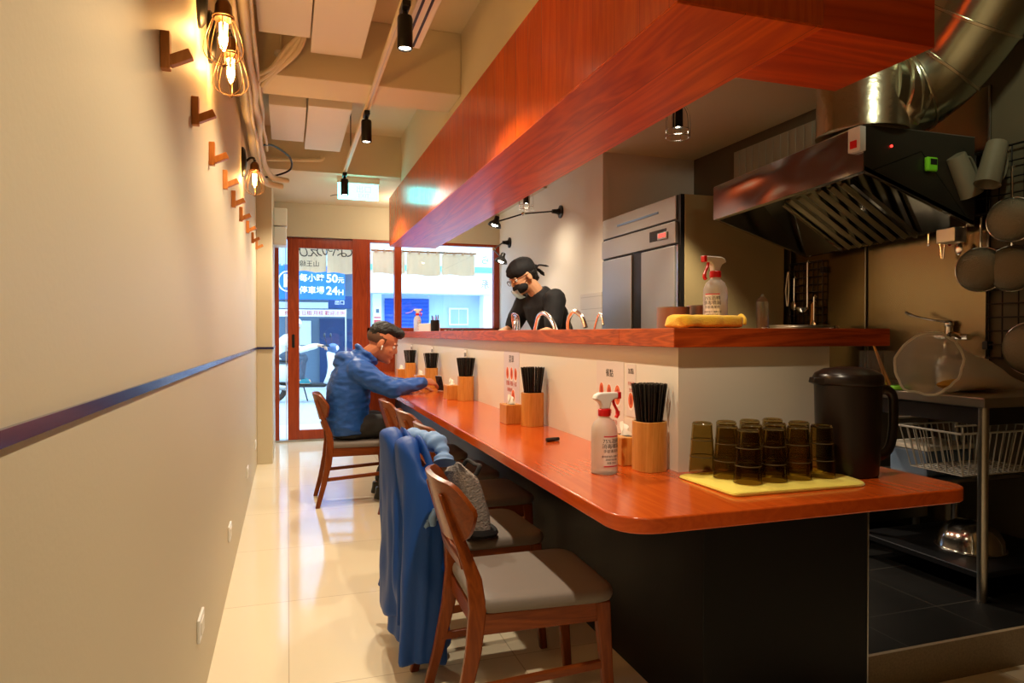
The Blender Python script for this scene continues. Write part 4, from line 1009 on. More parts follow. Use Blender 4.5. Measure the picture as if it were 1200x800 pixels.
# ---- gas range with the stock pot
t = thing('gas_range', 'low stainless range standing under the hood', 'range', (0, 0, 0))
MB().box(2.66, 3.2, 2.72, 3.72, KZ + .1, .94).build('body', M['steel'], t, smooth=False, bev=.004)
k = MB()
for x in (2.7, 3.16):
    for y in (2.76, 3.68): k.cyl((x, y, KZ), (x, y, KZ + .1), .02, 10)
k.build('leg', M['steel'], t)
k = MB()
for y in (2.95, 3.4):
    for i in range(4): a = i*PI/4; k.cyl((2.93 - .16*math.cos(a), y - .16*math.sin(a), .95), (2.93 + .16*math.cos(a), y + .16*math.sin(a), .95), .01, 6)
k.build('pan_support', M['black'], t)
k = MB()
for i in range(4): k.cyl((2.655, 2.85 + .22*i, .86), (2.63, 2.85 + .22*i, .86), .025, 14)
k.build('knob', M['black'], t)
t = thing('stock_pot', 'wide steel stock pot whose rim shows above the ledge', 'pot', (2.93, 3.37, .961), R(30))
MB().lathe([(.155, 0), (.165, .006), (.165, .275), (.17, .28), (.17, .286), (.16, .286), (.158, .01), (0, .008)], n=40).build('body', M['steel'], t)
for s in (-1, 1): MB().tube(bez([(.05, s*.165, .255), (.045, s*.205, .27), (0, s*.215, .275), (-.045, s*.205, .27), (-.05, s*.165, .255)], 5), .008, 8).build('handle', M['chrome'], t)

# ---- steel work table on the right, things on and under it
t = thing('steel_table', 'stainless work table with a lower shelf at the kitchen entrance', 'table', (2.58, 1.95, KZ))
MB().box(0, .66, 0, .66, .77, .81).build('tabletop', M['steel'], t, smooth=False, bev=.004)
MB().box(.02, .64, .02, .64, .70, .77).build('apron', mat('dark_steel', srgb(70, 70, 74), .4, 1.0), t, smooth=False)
for x in (.035, .625):
    for y in (.03, .62): MB().cyl((x, y, 0), (x, y, .775), .019, 16).build('leg', M['steel'], t)
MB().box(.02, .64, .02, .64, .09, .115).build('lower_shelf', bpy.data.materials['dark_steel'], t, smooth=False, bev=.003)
MB().box(.02, .64, .30, .64, .40, .415).build('middle_shelf', M['steel'], t, smooth=False, bev=.003)
t = thing('plastic_bag', 'cloudy yellowish plastic bag lying open-mouthed on the steel table', 'bag', (0, 0, 0))
cen = [(2.50, 2.13, 1.075), (2.57, 2.17, 1.068), (2.66, 2.20, 1.055), (2.78, 2.22, 1.035), (2.91, 2.22, 1.01), (3.02, 2.22, .982), (3.13, 2.215, .962), (3.2, 2.21, .956)]
rad = [(.120, .128), (.118, .122), (.122, .108), (.12, .088), (.11, .063), (.085, .035), (.05, .015), (.02, .009)]
cp_ = bez(cen, 5); rings = []
for i, c in enumerate(cp_):
    q = i/(len(cp_)-1)*(len(rad)-1); a = int(min(q, len(rad)-2)); f = q-a; ry = rad[a][0]*(1-f)+rad[a+1][0]*f; rz_ = rad[a][1]*(1-f)+rad[a+1][1]*f
    hx = Vector((-.66*max(0, 1-q/2.2), .75 + .25*min(1, q/2.2), 0)).normalized(); rg = []
    for k in range(40):
        th = 2*PI*k/40; w = 1 + .10*noise.noise((math.cos(th)*2, math.sin(th)*2, q*1.3)) + .04*noise.noise((math.cos(th)*6, math.sin(th)*6, q*2))
        p = Vector(c) + hx*(ry*w*math.cos(th)) + Vector((.02*math.sin(th)*(1-q/7), 0, 0)); rg.append((p.x, p.y, max(.9465, p.z + rz_*w*math.sin(th))))
    rings.append(rg)
b = MB(); b.loft(rings, cap=False); b.build('bag_skin', M['bagfilm'], t, ang=80)
MB().tube(rings[0], .005, 6, closed=True).build('rolled_mouth', film('bag_edge', (.9, .86, .74, 1), .15, .1), t)
MB().ell((2.86, 2.22, .975), (.19, .075, .026), 20).build('yellow_contents', mat('yellow_noodle', srgb(206, 158, 60), .7, bump=.8, bscale=60), t)
t = thing('water_tap', 'chrome lever tap on the steel wall behind the plastic bag', 'tap', (3.235, 2.62, 1.18))
MB().cyl((0, -.09, 0), (0, .09, 0), .016, 14).lathe([(.03, -.01), (.03, .01)], (0, .0, 0), 16).build('body', M['chrome'], t)
MB().tube(bez([(-.02, -.06, .0), (-.09, -.07, .015), (-.13, -.075, -.02), (-.135, -.075, -.1)], 6), .012, 12).build('spout', M['chrome'], t)
MB().cyl((-.02, .0, .0), (-.02, .0, .06), .018, 14).ell((-.02, 0, .065), (.024, .024, .02), 14).build('cartridge', M['chrome'], t)
MB().tube(bez([(-.02, .0, .075), (-.06, .08, .09), (-.08, .17, .115), (-.085, .2, .13)], 5), [.005]*10 + [.008]*6, 8).build('lever', M['chrome'], t)
t = thing('clear_container', 'clear plastic container with tongs behind the pitcher', 'container', (2.67, 2.52, .946))
b = MB(); o_, i_ = rrect(-.07, .07, -.08, .08, .02, 4), rrect(-.066, .066, -.076, .076, .018, 4)
b.loft([[(p[0], p[1], z) for p in q] for q, z in ((o_, 0), (o_, .17), (i_, .17), (i_, .004))]); b.build('tub', M['clearp'], t)
MB().tube([(.0, -.03, .01), (-.03, .02, .2)], .005, 8).tube([(.02, -.03, .01), (.0, .05, .2)], .005, 8).build('tool', M['bamboo'], t)
t = thing('green_lid', 'round lime green lid lying on the steel table', 'lid', (2.615, 2.36, .946))
MB().lathe([(.04, 0), (.045, .003), (.045, .012), (.042, .018), (.036, .018), (.034, .014), (0, .014)]).build('lid', M['green'], t)
MB().lathe([(.012, .014), (.012, .02), (0, .021)]).build('knob', M['green'], t)
t = thing('cooking_pot', 'dark steel pot behind the plastic bag on the table', 'pot', (3.10, 2.48, .946))
MB().lathe([(.09, 0), (.10, .006), (.11, .10), (.115, .103), (.105, .103), (.095, .01), (0, .008)], n=32).build('body', M['steel'], t)
MB().lathe([(.112, .104), (.10, .125), (.05, .145), (.012, .15), (.012, .17), (0, .172)], n=32).build('lid', M['steel'], t)
t = thing('storage_box', 'blue-grey lidded plastic box under the steel table', 'box', (2.84, 2.42, .551))
MB().box(-.12, .16, -.1, .1, 0, .12).build('box', M['blueplast'], t, smooth=False, bev=.012)
MB().box(-.127, .167, -.107, .107, .118, .14).build('lid', M['ceilbox'], t, smooth=False, bev=.006)
t = thing('wire_basket', 'white wire basket slung under the steel table top', 'basket', (0, 0, 0))
k = MB(); X0, X1, Y0, Y1 = 2.52, 3.06, 2.0, 2.30; z1, z0 = .80, .625
def rect(x0, x1, y0, y1, z): return [(x0, y0, z), (x1, y0, z), (x1, y1, z), (x0, y1, z)]
k.tube(rect(X0, X1, Y0, Y1, z1), .0045, 6, closed=True); k.tube(rect(X0+.05, X1-.05, Y0+.03, Y1-.03, z0), .003, 6, closed=True)
for i in range(15): x = X0 + .02 + (X1-X0-.04)*i/14; xb = X0+.05 + (X1-X0-.1)*i/14; k.tube([(x, Y0, z1), (xb, Y0+.03, z0), (xb, Y1-.03, z0), (x, Y1, z1)], .0026, 6)
for i in range(8): y = Y0 + .02 + (Y1-Y0-.04)*i/7; yb = Y0+.03+(Y1-Y0-.06)*i/7; k.tube([(X0, y, z1), (X0+.05, yb, z0), (X1-.05, yb, z0), (X1, y, z1)], .0026, 6)
k.build('wire_body', M['greywire'], t)
k = MB()
for y in (Y0, Y1): k.tube([(X0 - .03, y, .833), (X1, y, .833)], .004, 6).cyl((X0 + .01, y, .8), (X0 + .01, y, .834), .003, 6).cyl((X1 - .03, y, .8), (X1 - .03, y, .834), .003, 6)
k.build('hanger', M['greywire'], t)
t = thing('steel_bowl', 'shiny steel bowl upside down on the table\'s lower shelf', 'bowl', (2.86, 2.22, .251))
MB().lathe([(.135, 0), (.138, .003), (.130, .012), (.125, .05), (.10, .095), (.06, .12), (.0, .128), (0, .124), (.058, .116), (.097, .092), (.121, .05), (.126, .012)], n=40).build('bowl', M['steelm'], t)
MB().tube([(.134*math.cos(i*PI/24), .134*math.sin(i*PI/24), .005) for i in range(48)], .004, 6, closed=True).build('rim', M['chrome'], t)
# ================================================================== PEOPLE
def limb(b, pts, rad, n=14, flat=1.0, up=None):
    b.tube(pts, rad, n, flat=flat, up=up)
    for p, r in ((pts[0], rad[0]), (pts[-1], rad[-1])): b.ell(p, (r*.98,)*3, 12)
    for p, r in zip(pts[1:-1], rad[1:-1]): b.ell(p, (r*.99,)*3, 12)
def head_shape(b, T, sc=1.0):
    old = b.T; b.T = T @ Matrix.Scale(sc, 4)
    b.ell((-.012, 0, .035), (.098, .076, .092), 24)          # cranium
    b.ell((.030, 0, -.030), (.066, .060, .088), 20)          # face
    b.ell((.040, 0, -.078), (.050, .044, .040), 16)          # jaw
    b.ell((.076, 0, -.098), (.020, .024, .018), 12)          # chin
    b.ell((.076, 0, .020), (.020, .052, .014), 14)           # brow
    b.loft([[(.084, -.006, .018), (.092, 0, .022), (.084, .006, .018), (.07, 0, .015)], [(.100, -.011, -.014), (.113, 0, -.014), (.100, .011, -.014), (.08, 0, -.014)],
            [(.094, -.016, -.030), (.116, 0, -.028), (.094, .016, -.030), (.08, 0, -.03)], [(.085, -.010, -.037), (.100, 0, -.037), (.085, .010, -.037), (.08, 0, -.036)]])
    b.ell((.088, 0, -.058), (.012, .024, .006), 12); b.ell((.086, 0, -.069), (.012, .021, .007), 12)   # lips
    for s in (-1, 1):
        b.ell((.056, s*.038, -.026), (.024, .018, .018), 10)                                           # cheek
        b.ell((-.012, s*.078, -.012), (.019, .008, .033), 14, Matrix.Rotation(R(12), 3, 'Y'))          # ear
        b.ell((-.006, s*.082, -.016), (.010, .006, .020), 10)
    b.T = old
def hand_shape(b, T, curl=35, side=1, spread=1.0):
    old = b.T; b.T = T
    rg = []
    for x, w, h in ((-.01, .024, .019), (.015, .030, .020), (.045, .039, .018), (.075, .041, .015), (.094, .038, .012)):
        rg.append([(x, w*math.cos(2*PI*k/14), h*math.sin(2*PI*k/14)) for k in range(14)])
    b.loft(rg)
    for i, (y, L1) in enumerate(((.029, .043), (.010, .048), (-.010, .045), (-.028, .036))):
        y *= side; p = Vector((.086, y, 0)); a = R(curl*.55); pts = [p]; fan = y*spread*.35
        for k, (l, m) in enumerate(((L1, 1.0), (L1*.62, 1.9), (L1*.5, 2.5))):
            ang = R(curl)*m*.6; d = Vector((math.cos(ang), fan, -math.sin(ang))); p = p + d.normalized()*l; pts.append(p)
        r0 = .0092 if i < 3 else .0078
        limb(b, pts, [r0, r0*.95, r0*.86, r0*.72], 10)
    p0 = Vector((.022, .026*side, -.004)); d1 = Vector((.62, .62*side, -.38)).normalized(); d2 = Vector((.92, .18*side, -.42)).normalized()
    limb(b, [p0, p0 + d1*.040, p0 + d1*.040 + d2*.030, p0 + d1*.040 + d2*.052], [.0135, .0115, .0098, .0078], 10)
    b.T = old
def orient(o, fwd, upv):
    x = Vector(fwd).normalized(); z = Vector(upv); z = (z - x*z.dot(x)).normalized(); y = z.cross(x)
    return Matrix(((x.x, y.x, z.x, o[0]), (x.y, y.y, z.y, o[1]), (x.z, y.z, z.z, o[2]), (0, 0, 0, 1)))
def ering(c, rx, ry, yaw=0, pitch=0, n=22, pw=.85):
    q = Matrix.Rotation(yaw, 3, 'Z') @ Matrix.Rotation(pitch, 3, 'Y'); out = []
    for k in range(n):
        a = 2*PI*k/n; cx, sy = math.cos(a), math.sin(a)
        out.append(Vector(c) + q @ Vector((rx*math.copysign(abs(cx)**pw, cx), ry*math.copysign(abs(sy)**pw, sy), 0)))
    return out
def eyes(root, T, sc, skin):
    for s in (-1, 1):
        b = MB(); b.T = T @ Matrix.Scale(sc, 4); b.ell((.074, s*.031, .002), (.0125, .0125, .0125), 14); e = b.build('eye', M['plas'], root)
        b = MB(); b.T = T @ Matrix.Scale(sc, 4); b.ell((.0838, s*.0315, -.001), (.004, .006, .006), 10); b.build('iris', M['black'], e)
        b = MB(); b.T = T @ Matrix.Scale(sc, 4); b.tube(bez([(.090, s*.014, .020), (.090, s*.032, .026), (.077, s*.052, .020)], 5), [.003]*4 + [.004]*4 + [.002]*3, 8, flat=.6); b.build('eyebrow', M['hair'], root)

# ---- the diner on the far chair, facing the counter (+x)
def diner():
    body = MB(); hs = 1.12
    HT = Matrix.Translation((.655, 5.0, 1.128)) @ Matrix.Rotation(R(-6), 4, 'Z') @ Matrix.Rotation(R(24), 4, 'Y')
    head_shape(body, HT, hs)
    limb(body, [(.505, 5.02, .99), (.565, 5.01, 1.05), (.625, 5.0, 1.09)], [.062, .060, .062])
    limb(body, [(.43, 5.03, .54), (.44, 5.03, .72), (.47, 5.03, .90)], [.10, .10, .11], 16)
    for s, sh, el, wr in ((-1, (.475, 4.86, .945), (.70, 4.80, .815), (.945, 4.965, .838)), (1, (.475, 5.20, .945), (.70, 5.28, .82), (.90, 5.17, .80))):
        limb(body, [sh, el, wr], [.048, .040, .027])
    for y in (4.94, 5.12):
        limb(body, [(.42, y, .53), (.84, y - .02*(1 if y < 5 else -1), .525), (.66, y, .13)], [.07, .052, .036]); limb(body, [(.65, y, .09), (.80, y, .035)], [.038, .03])
    hand_shape(body, orient((.955, 4.972, .838), (.80, .5, -.02), (.30, -.45, .85)), 42, 1)
    hand_shape(body, orient((.905, 5.165, .80), (.86, -.45, -.10), (0, 0, 1)), 22, -1)
    root = body.build('person', M['skin'], remesh=.0045, relax=3, ang=80)
    tag(root, 'person in a blue hooded jacket sitting at the counter with an arm resting on it', 'person')
    eyes(root, HT, hs, M['skin'])
    b = MB(); b.T = HT @ Matrix.Scale(hs, 4)
    b.ell((-.004, 0, .088), (.098, .074, .052), 20); b.ell((.062, 0, .096), (.050, .062, .036), 16); b.ell((-.062, 0, .052), (.050, .068, .066), 16)
    b.ell((-.030, 0, .068), (.08, .0795, .05), 18)
    b.build('hair', M['hair'], root, remesh=.006, relax=2, ang=80, disp=lambda c, n: n*(.004*noise.noise(c*45) + .004*noise.noise(c*110)))
    b = MB(); b.T = HT @ Matrix.Scale(hs, 4); b.ell((-.016, 0, .026), (.099, .0775, .070), 20)
    for i_, p_ in enumerate(b.v):
        q_ = b.T.inverted() @ Vector(p_)
        if q_.x > .02: q_.x = .02; q_.y *= .9; b.v[i_] = tuple(b.T @ q_)
    b.build('shaved_sides', mat('shaved_hair', srgb(92, 62, 44), .8, bump=.3, bscale=400), root, ang=80)
    b = MB(); b.T = HT @ Matrix.Scale(hs, 4); b.ell((.004, -.086, -.022), (.006, .006, .008), 10); b.tube([(.005, -.088, -.024), (.008, -.088, -.045)], .003, 8); b.build('earbud', M['plas'], root)
    # jacket
    b = MB()
    b.loft([ering((.415, 5.03, .485), .142, .192), ering((.41, 5.03, .53), .15, .20), ering((.405, 5.03, .64), .148, .20), ering((.415, 5.03, .78), .150, .205, 0, R(8)),
            ering((.44, 5.03, .89), .140, .205, 0, R(16)), ering((.475, 5.03, .965), .115, .18, 0, R(26)), ering((.515, 5.02, 1.015), .088, .12, 0, R(34)), ering((.532, 5.015, 1.035), .084, .09, 0, R(40))])
    for sh, el, wr in (((.475, 4.865, .935), (.70, 4.80, .805), (.935, 4.955, .833)), ((.475, 5.195, .935), (.70, 5.28, .81), (.885, 5.175, .802))):
        m1 = (Vector(sh) + Vector(el))*.5 + Vector((0, 0, -.006)); m2 = (Vector(el) + Vector(wr))*.5
        limb(b, [sh, m1, el, m2, wr], [.092, .074, .064, .054, .040])
    b.ell((.415, 5.03, 1.02), (.095, .125, .045), 20, Matrix.Rotation(R(8), 3, 'Y')); b.ell((.37, 5.03, .985), (.06, .11, .05), 16)
    b.tube([Vector((.540, 5.015, 1.048)) + Matrix.Rotation(R(42), 3, 'Y') @ Vector((.088*math.cos(k*PI/12), .092*math.sin(k*PI/12), 0)) for k in range(24)], .018, 10, closed=True)
    b.build('jacket', M['jblue'], root, remesh=.009, relax=4, ang=80, disp=folds(.009, 9, 24, (1, 1, 2.4), 3))
    c = MB(); c.tube([(.925, 4.948, .833), (.950, 4.966, .836)], [.041, .039], 16); c.build('cuff', M['jblue'], root)
    # trousers, shoes
    b = MB(); b.loft([ering((.42, 5.03, .462), .125, .175), ering((.42, 5.03, .54), .12, .175), ering((.42, 5.03, .60), .11, .165)])
    for y, dy in ((4.935, -.02), (5.125, .02)):
        limb(b, [(.42, y, .538), (.63, y + dy*.5, .538), (.835, y + dy, .522), (.76, y + dy*.5, .33), (.665, y, .12)], [.088, .084, .070, .062, .056])
    b.build('trousers', M['trouser'], root, remesh=.010, relax=3, ang=80, disp=folds(.007, 9, 22, (1, 1, 1), 5))
    for y in (4.935, 5.125):
        b = MB(); b.loft([ering((.64, y, z), rx, ry) for z, rx, ry in ((.012, .05, .042), (.05, .05, .042), (.10, .045, .04))]); b.loft([ering((.71, y, .012), .13, .046), ering((.71, y, .045), .125, .045), ering((.70, y, .075), .08, .036)])
        for i, p in enumerate(b.v): b.v[i] = (p[0], p[1], max(p[2], .006))
        b.build('shoe', M['black'], root, remesh=.008, relax=2, ang=80)
diner()
t = thing('smartphone', 'dark phone propped up in the diner\'s hand on the counter', 'phone', (1.105, 5.085, .764), R(30))
t.rotation_euler = (0, R(-14), R(30))
MB().box(-.004, .004, -.034, .034, 0, .115).build('body', M['black'], t, smooth=False, bev=.003)
MB().box(-.0046, -.0038, -.031, .031, .006, .109).build('screen', mat('phone_glass', srgb(24, 26, 34), .08), t, smooth=False)
# ---- the cook behind the counter, facing -x
def cook():
    body = MB(); hs = 1.12
    fz = Vector((-.95, -.31, 0)).normalized(); lf = Vector((-fz.y, fz.x, 0)); tyaw = math.atan2(fz.y, fz.x)
    HT = Matrix.Translation((1.80, 5.20, 1.655)) @ Matrix.Rotation(R(186), 4, 'Z') @ Matrix.Rotation(R(30), 4, 'Y')
    head_shape(body, HT, hs)
    limb(body, [(1.945, 5.215, 1.50), (1.895, 5.205, 1.56), (1.835, 5.20, 1.62)], [.066, .062, .064])
    limb(body, [(2.13, 5.27, 1.04), (2.07, 5.25, 1.22), (1.99, 5.225, 1.40)], [.12, .115, .12], 16)
    LS, RS = Vector((1.955, 5.215, 1.475)) + lf*.185, Vector((1.955, 5.215, 1.475)) - lf*.185
    arms = ((LS, Vector((1.965, 4.955, 1.225)), Vector((1.70, 5.03, 1.13))), (RS, Vector((1.80, 5.50, 1.235)), Vector((1.63, 5.32, 1.19))))
    for a in arms: limb(body, list(a), [.052, .045, .030])
    hand_shape(body, orient(arms[0][2], (-.92, .2, -.3), (0, 0, 1)), 45, -1); hand_shape(body, orient(arms[1][2], (-.85, -.3, -.35), (0, 0, 1)), 45, 1)
    for s in (-1, 1):
        h = Vector((2.13, 5.27, 1.0)) + lf*(.09*s); limb(body, [h, h + Vector((-.01, 0, -.43)), h + Vector((.03, 0, -.79))], [.085, .058, .042]); limb(body, [h + Vector((.02, 0, -.82)), h + Vector((-.12, -.03, -.83))], [.036, .03])
    root = body.build('person', M['skin2'], remesh=.0045, relax=3, ang=80)
    tag(root, 'person in black T-shirt, black cap and mask bending over work behind the ledge', 'person')
    eyes(root, HT, hs, M['skin2'])
    def HB(): b = MB(); b.T = HT @ Matrix.Scale(hs, 4); return b
    b = HB(); b.ell((-.052, 0, .0), (.062, .072, .075), 16); b.ell((-.02, -.070, -.005), (.020, .008, .045), 12); b.ell((-.02, .070, -.005), (.020, .008, .045), 12); b.ell((-.075, 0, -.05), (.035, .05, .035), 12)
    b.build('hair', M['hair'], root, remesh=.007, relax=2, ang=80, disp=lambda c, n: n*(.006*noise.noise(c*40) + .004*noise.noise(c*90)))
    b = HB(); b.ell((-.010, 0, .058), (.112, .086, .075), 22); b.ell((-.045, 0, .045), (.075, .082, .062), 18); b.ell((.085, 0, .058), (.028, .03, .022), 12)
    b.build('cap', M['blackcloth'], root, remesh=.007, relax=3, ang=80, disp=folds(.005, 12, 30, (1, 1, 1), 2))
    b = HB(); b.ell((-.120, 0, .012), (.024, .022, .022), 12)
    b.tube(bez([(-.12, .0, .012), (-.150, .012, .012), (-.185, .02, -.012), (-.215, .022, -.035)], 4), [.010]*4 + [.018]*5 + [.022, .016, .010, .005], 10, flat=.4)
    b.tube(bez([(-.12, .0, .008), (-.140, -.014, -.016), (-.160, -.024, -.05), (-.170, -.028, -.085)], 4), [.010]*4 + [.017]*5 + [.020, .015, .010, .005], 10, flat=.4)
    b.build('cap_knot', M['blackcloth'], root, remesh=.005, relax=2, ang=80)
    b = HB(); b.ell((.050, 0, -.056), (.062, .066, .050), 20); b.ell((.085, 0, -.052), (.026, .034, .034), 14); mk = b.build('mask', M['mask'], root, remesh=.005, relax=2, ang=80)
    for s in (-1, 1): b = HB(); b.tube(bez([(.03, s*.064, -.035), (.0, s*.074, -.01), (-.02, s*.084, .012)], 5), .0022, 6); b.build('ear_loop', M['mask'], mk)
    b = HB(); b.grid(lambda u, v: (.080 + .050*math.cos((u-.5)*2.0) - .03*v*v, .062*math.sin((u-.5)*2.0), -.055 - .075*v), 14, 6, .001); b.build('mouth_shield', M['shield'], root)
    g = HB()
    for s in (-1, 1): g.tube([(.108 + .0*k, s*(.034 + .024*math.cos(k*PI/12)), .0 + .019*math.sin(k*PI/12)) for k in range(24)], .0022, 6, closed=True); g.tube([(.106, s*.058, .006), (.06, s*.076, .008), (-.01, s*.086, .01)], .0022, 6)
    g.tube([(.108, -.010, .004), (.112, 0, .008), (.108, .010, .004)], .0022, 6); g.build('glasses', M['brass'], root)
    # T-shirt
    b = MB(); rg = []
    for c, rx, ry, p in (((2.14, 5.275, .98), .125, .175, 4), ((2.12, 5.27, 1.10), .13, .18, 8), ((2.07, 5.25, 1.24), .135, .19, 14), ((2.015, 5.235, 1.36), .135, .20, 20), ((1.97, 5.22, 1.45), .115, .19, 26), ((1.945, 5.215, 1.515), .085, .13, 30), ((1.928, 5.21, 1.548), .072, .085, 32)):
        rg.append(ering(c, rx, ry, tyaw, R(p)))
    b.loft(rg)
    for sh, el, wr in arms:
        limb(b, [sh + Vector((0, 0, -.01)), sh*.5 + el*.5, sh*.16 + el*.84], [.090, .078, .070])
    b.build('t_shirt', M['blackcloth'], root, remesh=.010, relax=4, ang=80, disp=folds(.006, 8, 20, (1, 1, 1), 9))
    b = MB()
    for s in (-1, 1):
        h = Vector((2.13, 5.27, .98)) + lf*(.09*s); limb(b, [h, h + Vector((-.01, 0, -.42)), h + Vector((.03, 0, -.76))], [.105, .075, .062])
    b.build('trousers', M['trouser'], root, remesh=.012, relax=3, ang=80)
    for s in (-1, 1):
        h = Vector((2.13, 5.27, 0)) + lf*(.09*s); b = MB(); b.loft([ering(h + Vector((-.04, -.01, z)), rx, .048, tyaw) for z, rx in ((.136, .135), (.17, .13), (.205, .08), (.24, .05))]); b.build('shoe', M['black'], root, relax=1, ang=80)
cook()

# ================================================================== STREET
asph = mat('street_paving', srgb(176, 180, 184), .8, var=.12, vscale=8)
o = MB().box(-14, 16, 8.05, 32, -.12, -.03).build('street', asph, smooth=False); o['kind'] = 'structure'
o = MB().box(-14, 16, 8.05, 9.4, -.03, -.005).build('pavement', mat('pavement_slabs', srgb(196, 198, 198), .75, var=.08, vscale=12), smooth=False); o['kind'] = 'structure'
o = MB().box(-9.0, -.4, 7.6, 8.05, -.1, 6.0).box(2.56, 11.0, 7.6, 8.05, -.1, 6.0).box(-.4, 2.56, 7.9, 8.05, 3.1, 6).build('wall_outside', M['white'], smooth=False); o['kind'] = 'structure'
lb = mat('pale_blue_render', srgb(176, 204, 232), .7); wb = mat('white_render', srgb(244, 248, 250), .6)
t = thing('shop_building', 'pale building across the street with a white band and blue shutter', 'building', (0, 0, 0))
MB().box(1.75, 9, 16.0, 16.3, -.03, 2.15).build('wall', lb, t, smooth=False)
MB().box(1.75, 9, 15.5, 16.3, 2.10, 2.62).build('fascia', wb, t, smooth=False, bev=.01)
MB().box(1.75, 5.2, 15.45, 16.3, 2.62, 2.74).build('awning_strip', mat('mint_strip', srgb(110, 226, 206), .5), t, smooth=False)
MB().box(1.75, 9, 16.2, 16.5, 2.74, 6.5).build('upper_wall', wb, t, smooth=False)
sh = MB(); sh.grid(lambda u, v: (2.14 + 1.04*u, 15.97 + .012*math.sin(v*140), 2.0*v), 2, 140, .01); sh.build('roller_shutter', mat('blue_shutter', srgb(36, 84, 190), .4), t)
MB().tube(bez([(2.62, 15.94, 1.66), (2.75, 15.94, 1.69), (2.84, 15.94, 1.76), (2.92, 15.94, 1.68), (3.02, 15.94, 1.66), (2.85, 15.94, 1.64)], 4), .012, 6).build('shutter_motif', mat('pink_paint', srgb(214, 132, 170), .6), t)
wn = MB().box(3.66, 4.14, 15.94, 16.0, 1.38, 1.80).build('window', M['plas'], t, smooth=False, bev=.01)
MB().box(3.70, 3.89, 15.93, 15.945, 1.42, 1.76).box(3.91, 4.10, 15.93, 15.945, 1.42, 1.76).build('pane', mat('pale_pane', srgb(150, 180, 200), .1), wn, smooth=False)
MB().box(4.42, 4.85, 15.6, 16.0, -.03, 2.1).build('pier', wb, t, smooth=False)
MB().box(1.86, 2.06, 15.9, 16.0, -.03, 2.1).build('pier', wb, t, smooth=False)
nb = MB().box(1.87, 2.05, 15.87, 15.9, 1.2, 1.82).build('notice_board', M['paper'], t, smooth=False)
MB().box(1.885, 2.035, 15.865, 15.871, 1.42, 1.50).box(1.885, 2.035, 15.865, 15.871, 1.54, 1.57).build('notice_print', M['dkred'], nb, smooth=False)
MB().box(1.93, 2.0, 15.865, 15.871, 1.66, 1.75).build('notice_print', M['blueplast'], nb, smooth=False)
t = thing('parking_building', 'dark open car park frontage across the street seen through the door', 'building', (0, 0, 0))
MB().box(-9, 1.72, 17.5, 17.8, -.03, 3.0).build('back_wall', mat('grey_render', srgb(110, 128, 146), .7), t, smooth=False)
MB().box(-9, 1.72, 15.7, 17.8, 2.7, 6.5).build('upper_wall', lb, t, smooth=False)
MB().box(-1.35, -1.05, 15.7, 16.0, -.03, 2.7).build('pier', wb, t, smooth=False)
MB().box(.15, .55, 17.44, 17.5, .9, 1.5).build('window', M['plas'], t, smooth=False, bev=.01)
MB().box(.75, 1.60, 17.40, 17.5, -.03, 1.55).build('shutter', mat('navy_shutter', srgb(40, 62, 104), .5), t, smooth=False)
MB().box(-9, 1.72, 17.35, 17.5, 1.80, 1.95).build('lintel_band', wb, t, smooth=False)
# blue parking sign
blue = mat('sign_blue', srgb(44, 116, 206), .4); sw_ = mat('sign_white', srgb(250, 250, 250), .5)
t = thing('parking_sign', 'blue parking sign with white Chinese lettering seen through the door glass', 'sign', (0, 14.5, 0))
MB().box(-.20, 1.13, 0, .09, 1.88, 2.56).build('board', blue, t, smooth=False, bev=.01)
k = MB()
for x in (-.1, 1.03): k.cyl((x, .05, 2.5), (x, .05, 3.6), .02, 8)
k.build('bracket', M['steel'], t)
def sf(x, z): return frame((x, -.006, z), (1, 0, 0), (0, 0, 1))
text('lettering', '每小時', .165, sf(.475, 2.31), sw_, t, bold=.003); text('lettering', '50', .23, sf(.87, 2.31), sw_, t, bold=.007); text('lettering', '元', .13, sf(1.05, 2.28), sw_, t, bold=.003)
text('lettering', '停車場', .165, sf(.475, 2.06), sw_, t, bold=.003); text('lettering', '24', .23, sf(.87, 2.06), sw_, t, bold=.007); text('lettering', 'H', .16, sf(1.05, 2.03), sw_, t, bold=.003)
text('lettering', 'P', .34, sf(.01, 2.24), sw_, t, bold=.016); MB().tube([(.0 + .17*math.cos(i*PI/16), -.006, 2.24 + .2*math.sin(i*PI/16)) for i in range(32)], .014, 6, closed=True).build('emblem_ring', sw_, t)
t = thing('banner', 'white strip with red lettering below the blue parking sign', 'banner', (0, 15.2, 0))
MB().box(-.2, 1.2, 0, .02, 1.55, 1.70).build('cloth', sw_, t, smooth=False)
text('lettering', '停車場 日租 月租 歡迎洽詢', .105, frame((.56, -.004, 1.62), (1, 0, 0), (0, 0, 1)), M['red'], t)
k = MB().cyl((-.2, .03, -.03), (-.2, .03, 1.72), .02, 8).cyl((1.2, .03, -.03), (1.2, .03, 1.72), .02, 8); k.build('post', M['steel'], t)
t = thing('awning_light_box', 'dark blue sign box with small white lettering right of the banner', 'sign', (1.16, 15.6, 1.74))
MB().box(-.3, .35, 0, .12, 0, .28).build('box', mat('navy', srgb(38, 66, 120), .5), t, smooth=False, bev=.01)
text('lettering', '出口', .11, frame((-.06, -.004, .13), (1, 0, 0), (0, 0, 1)), sw_, t)

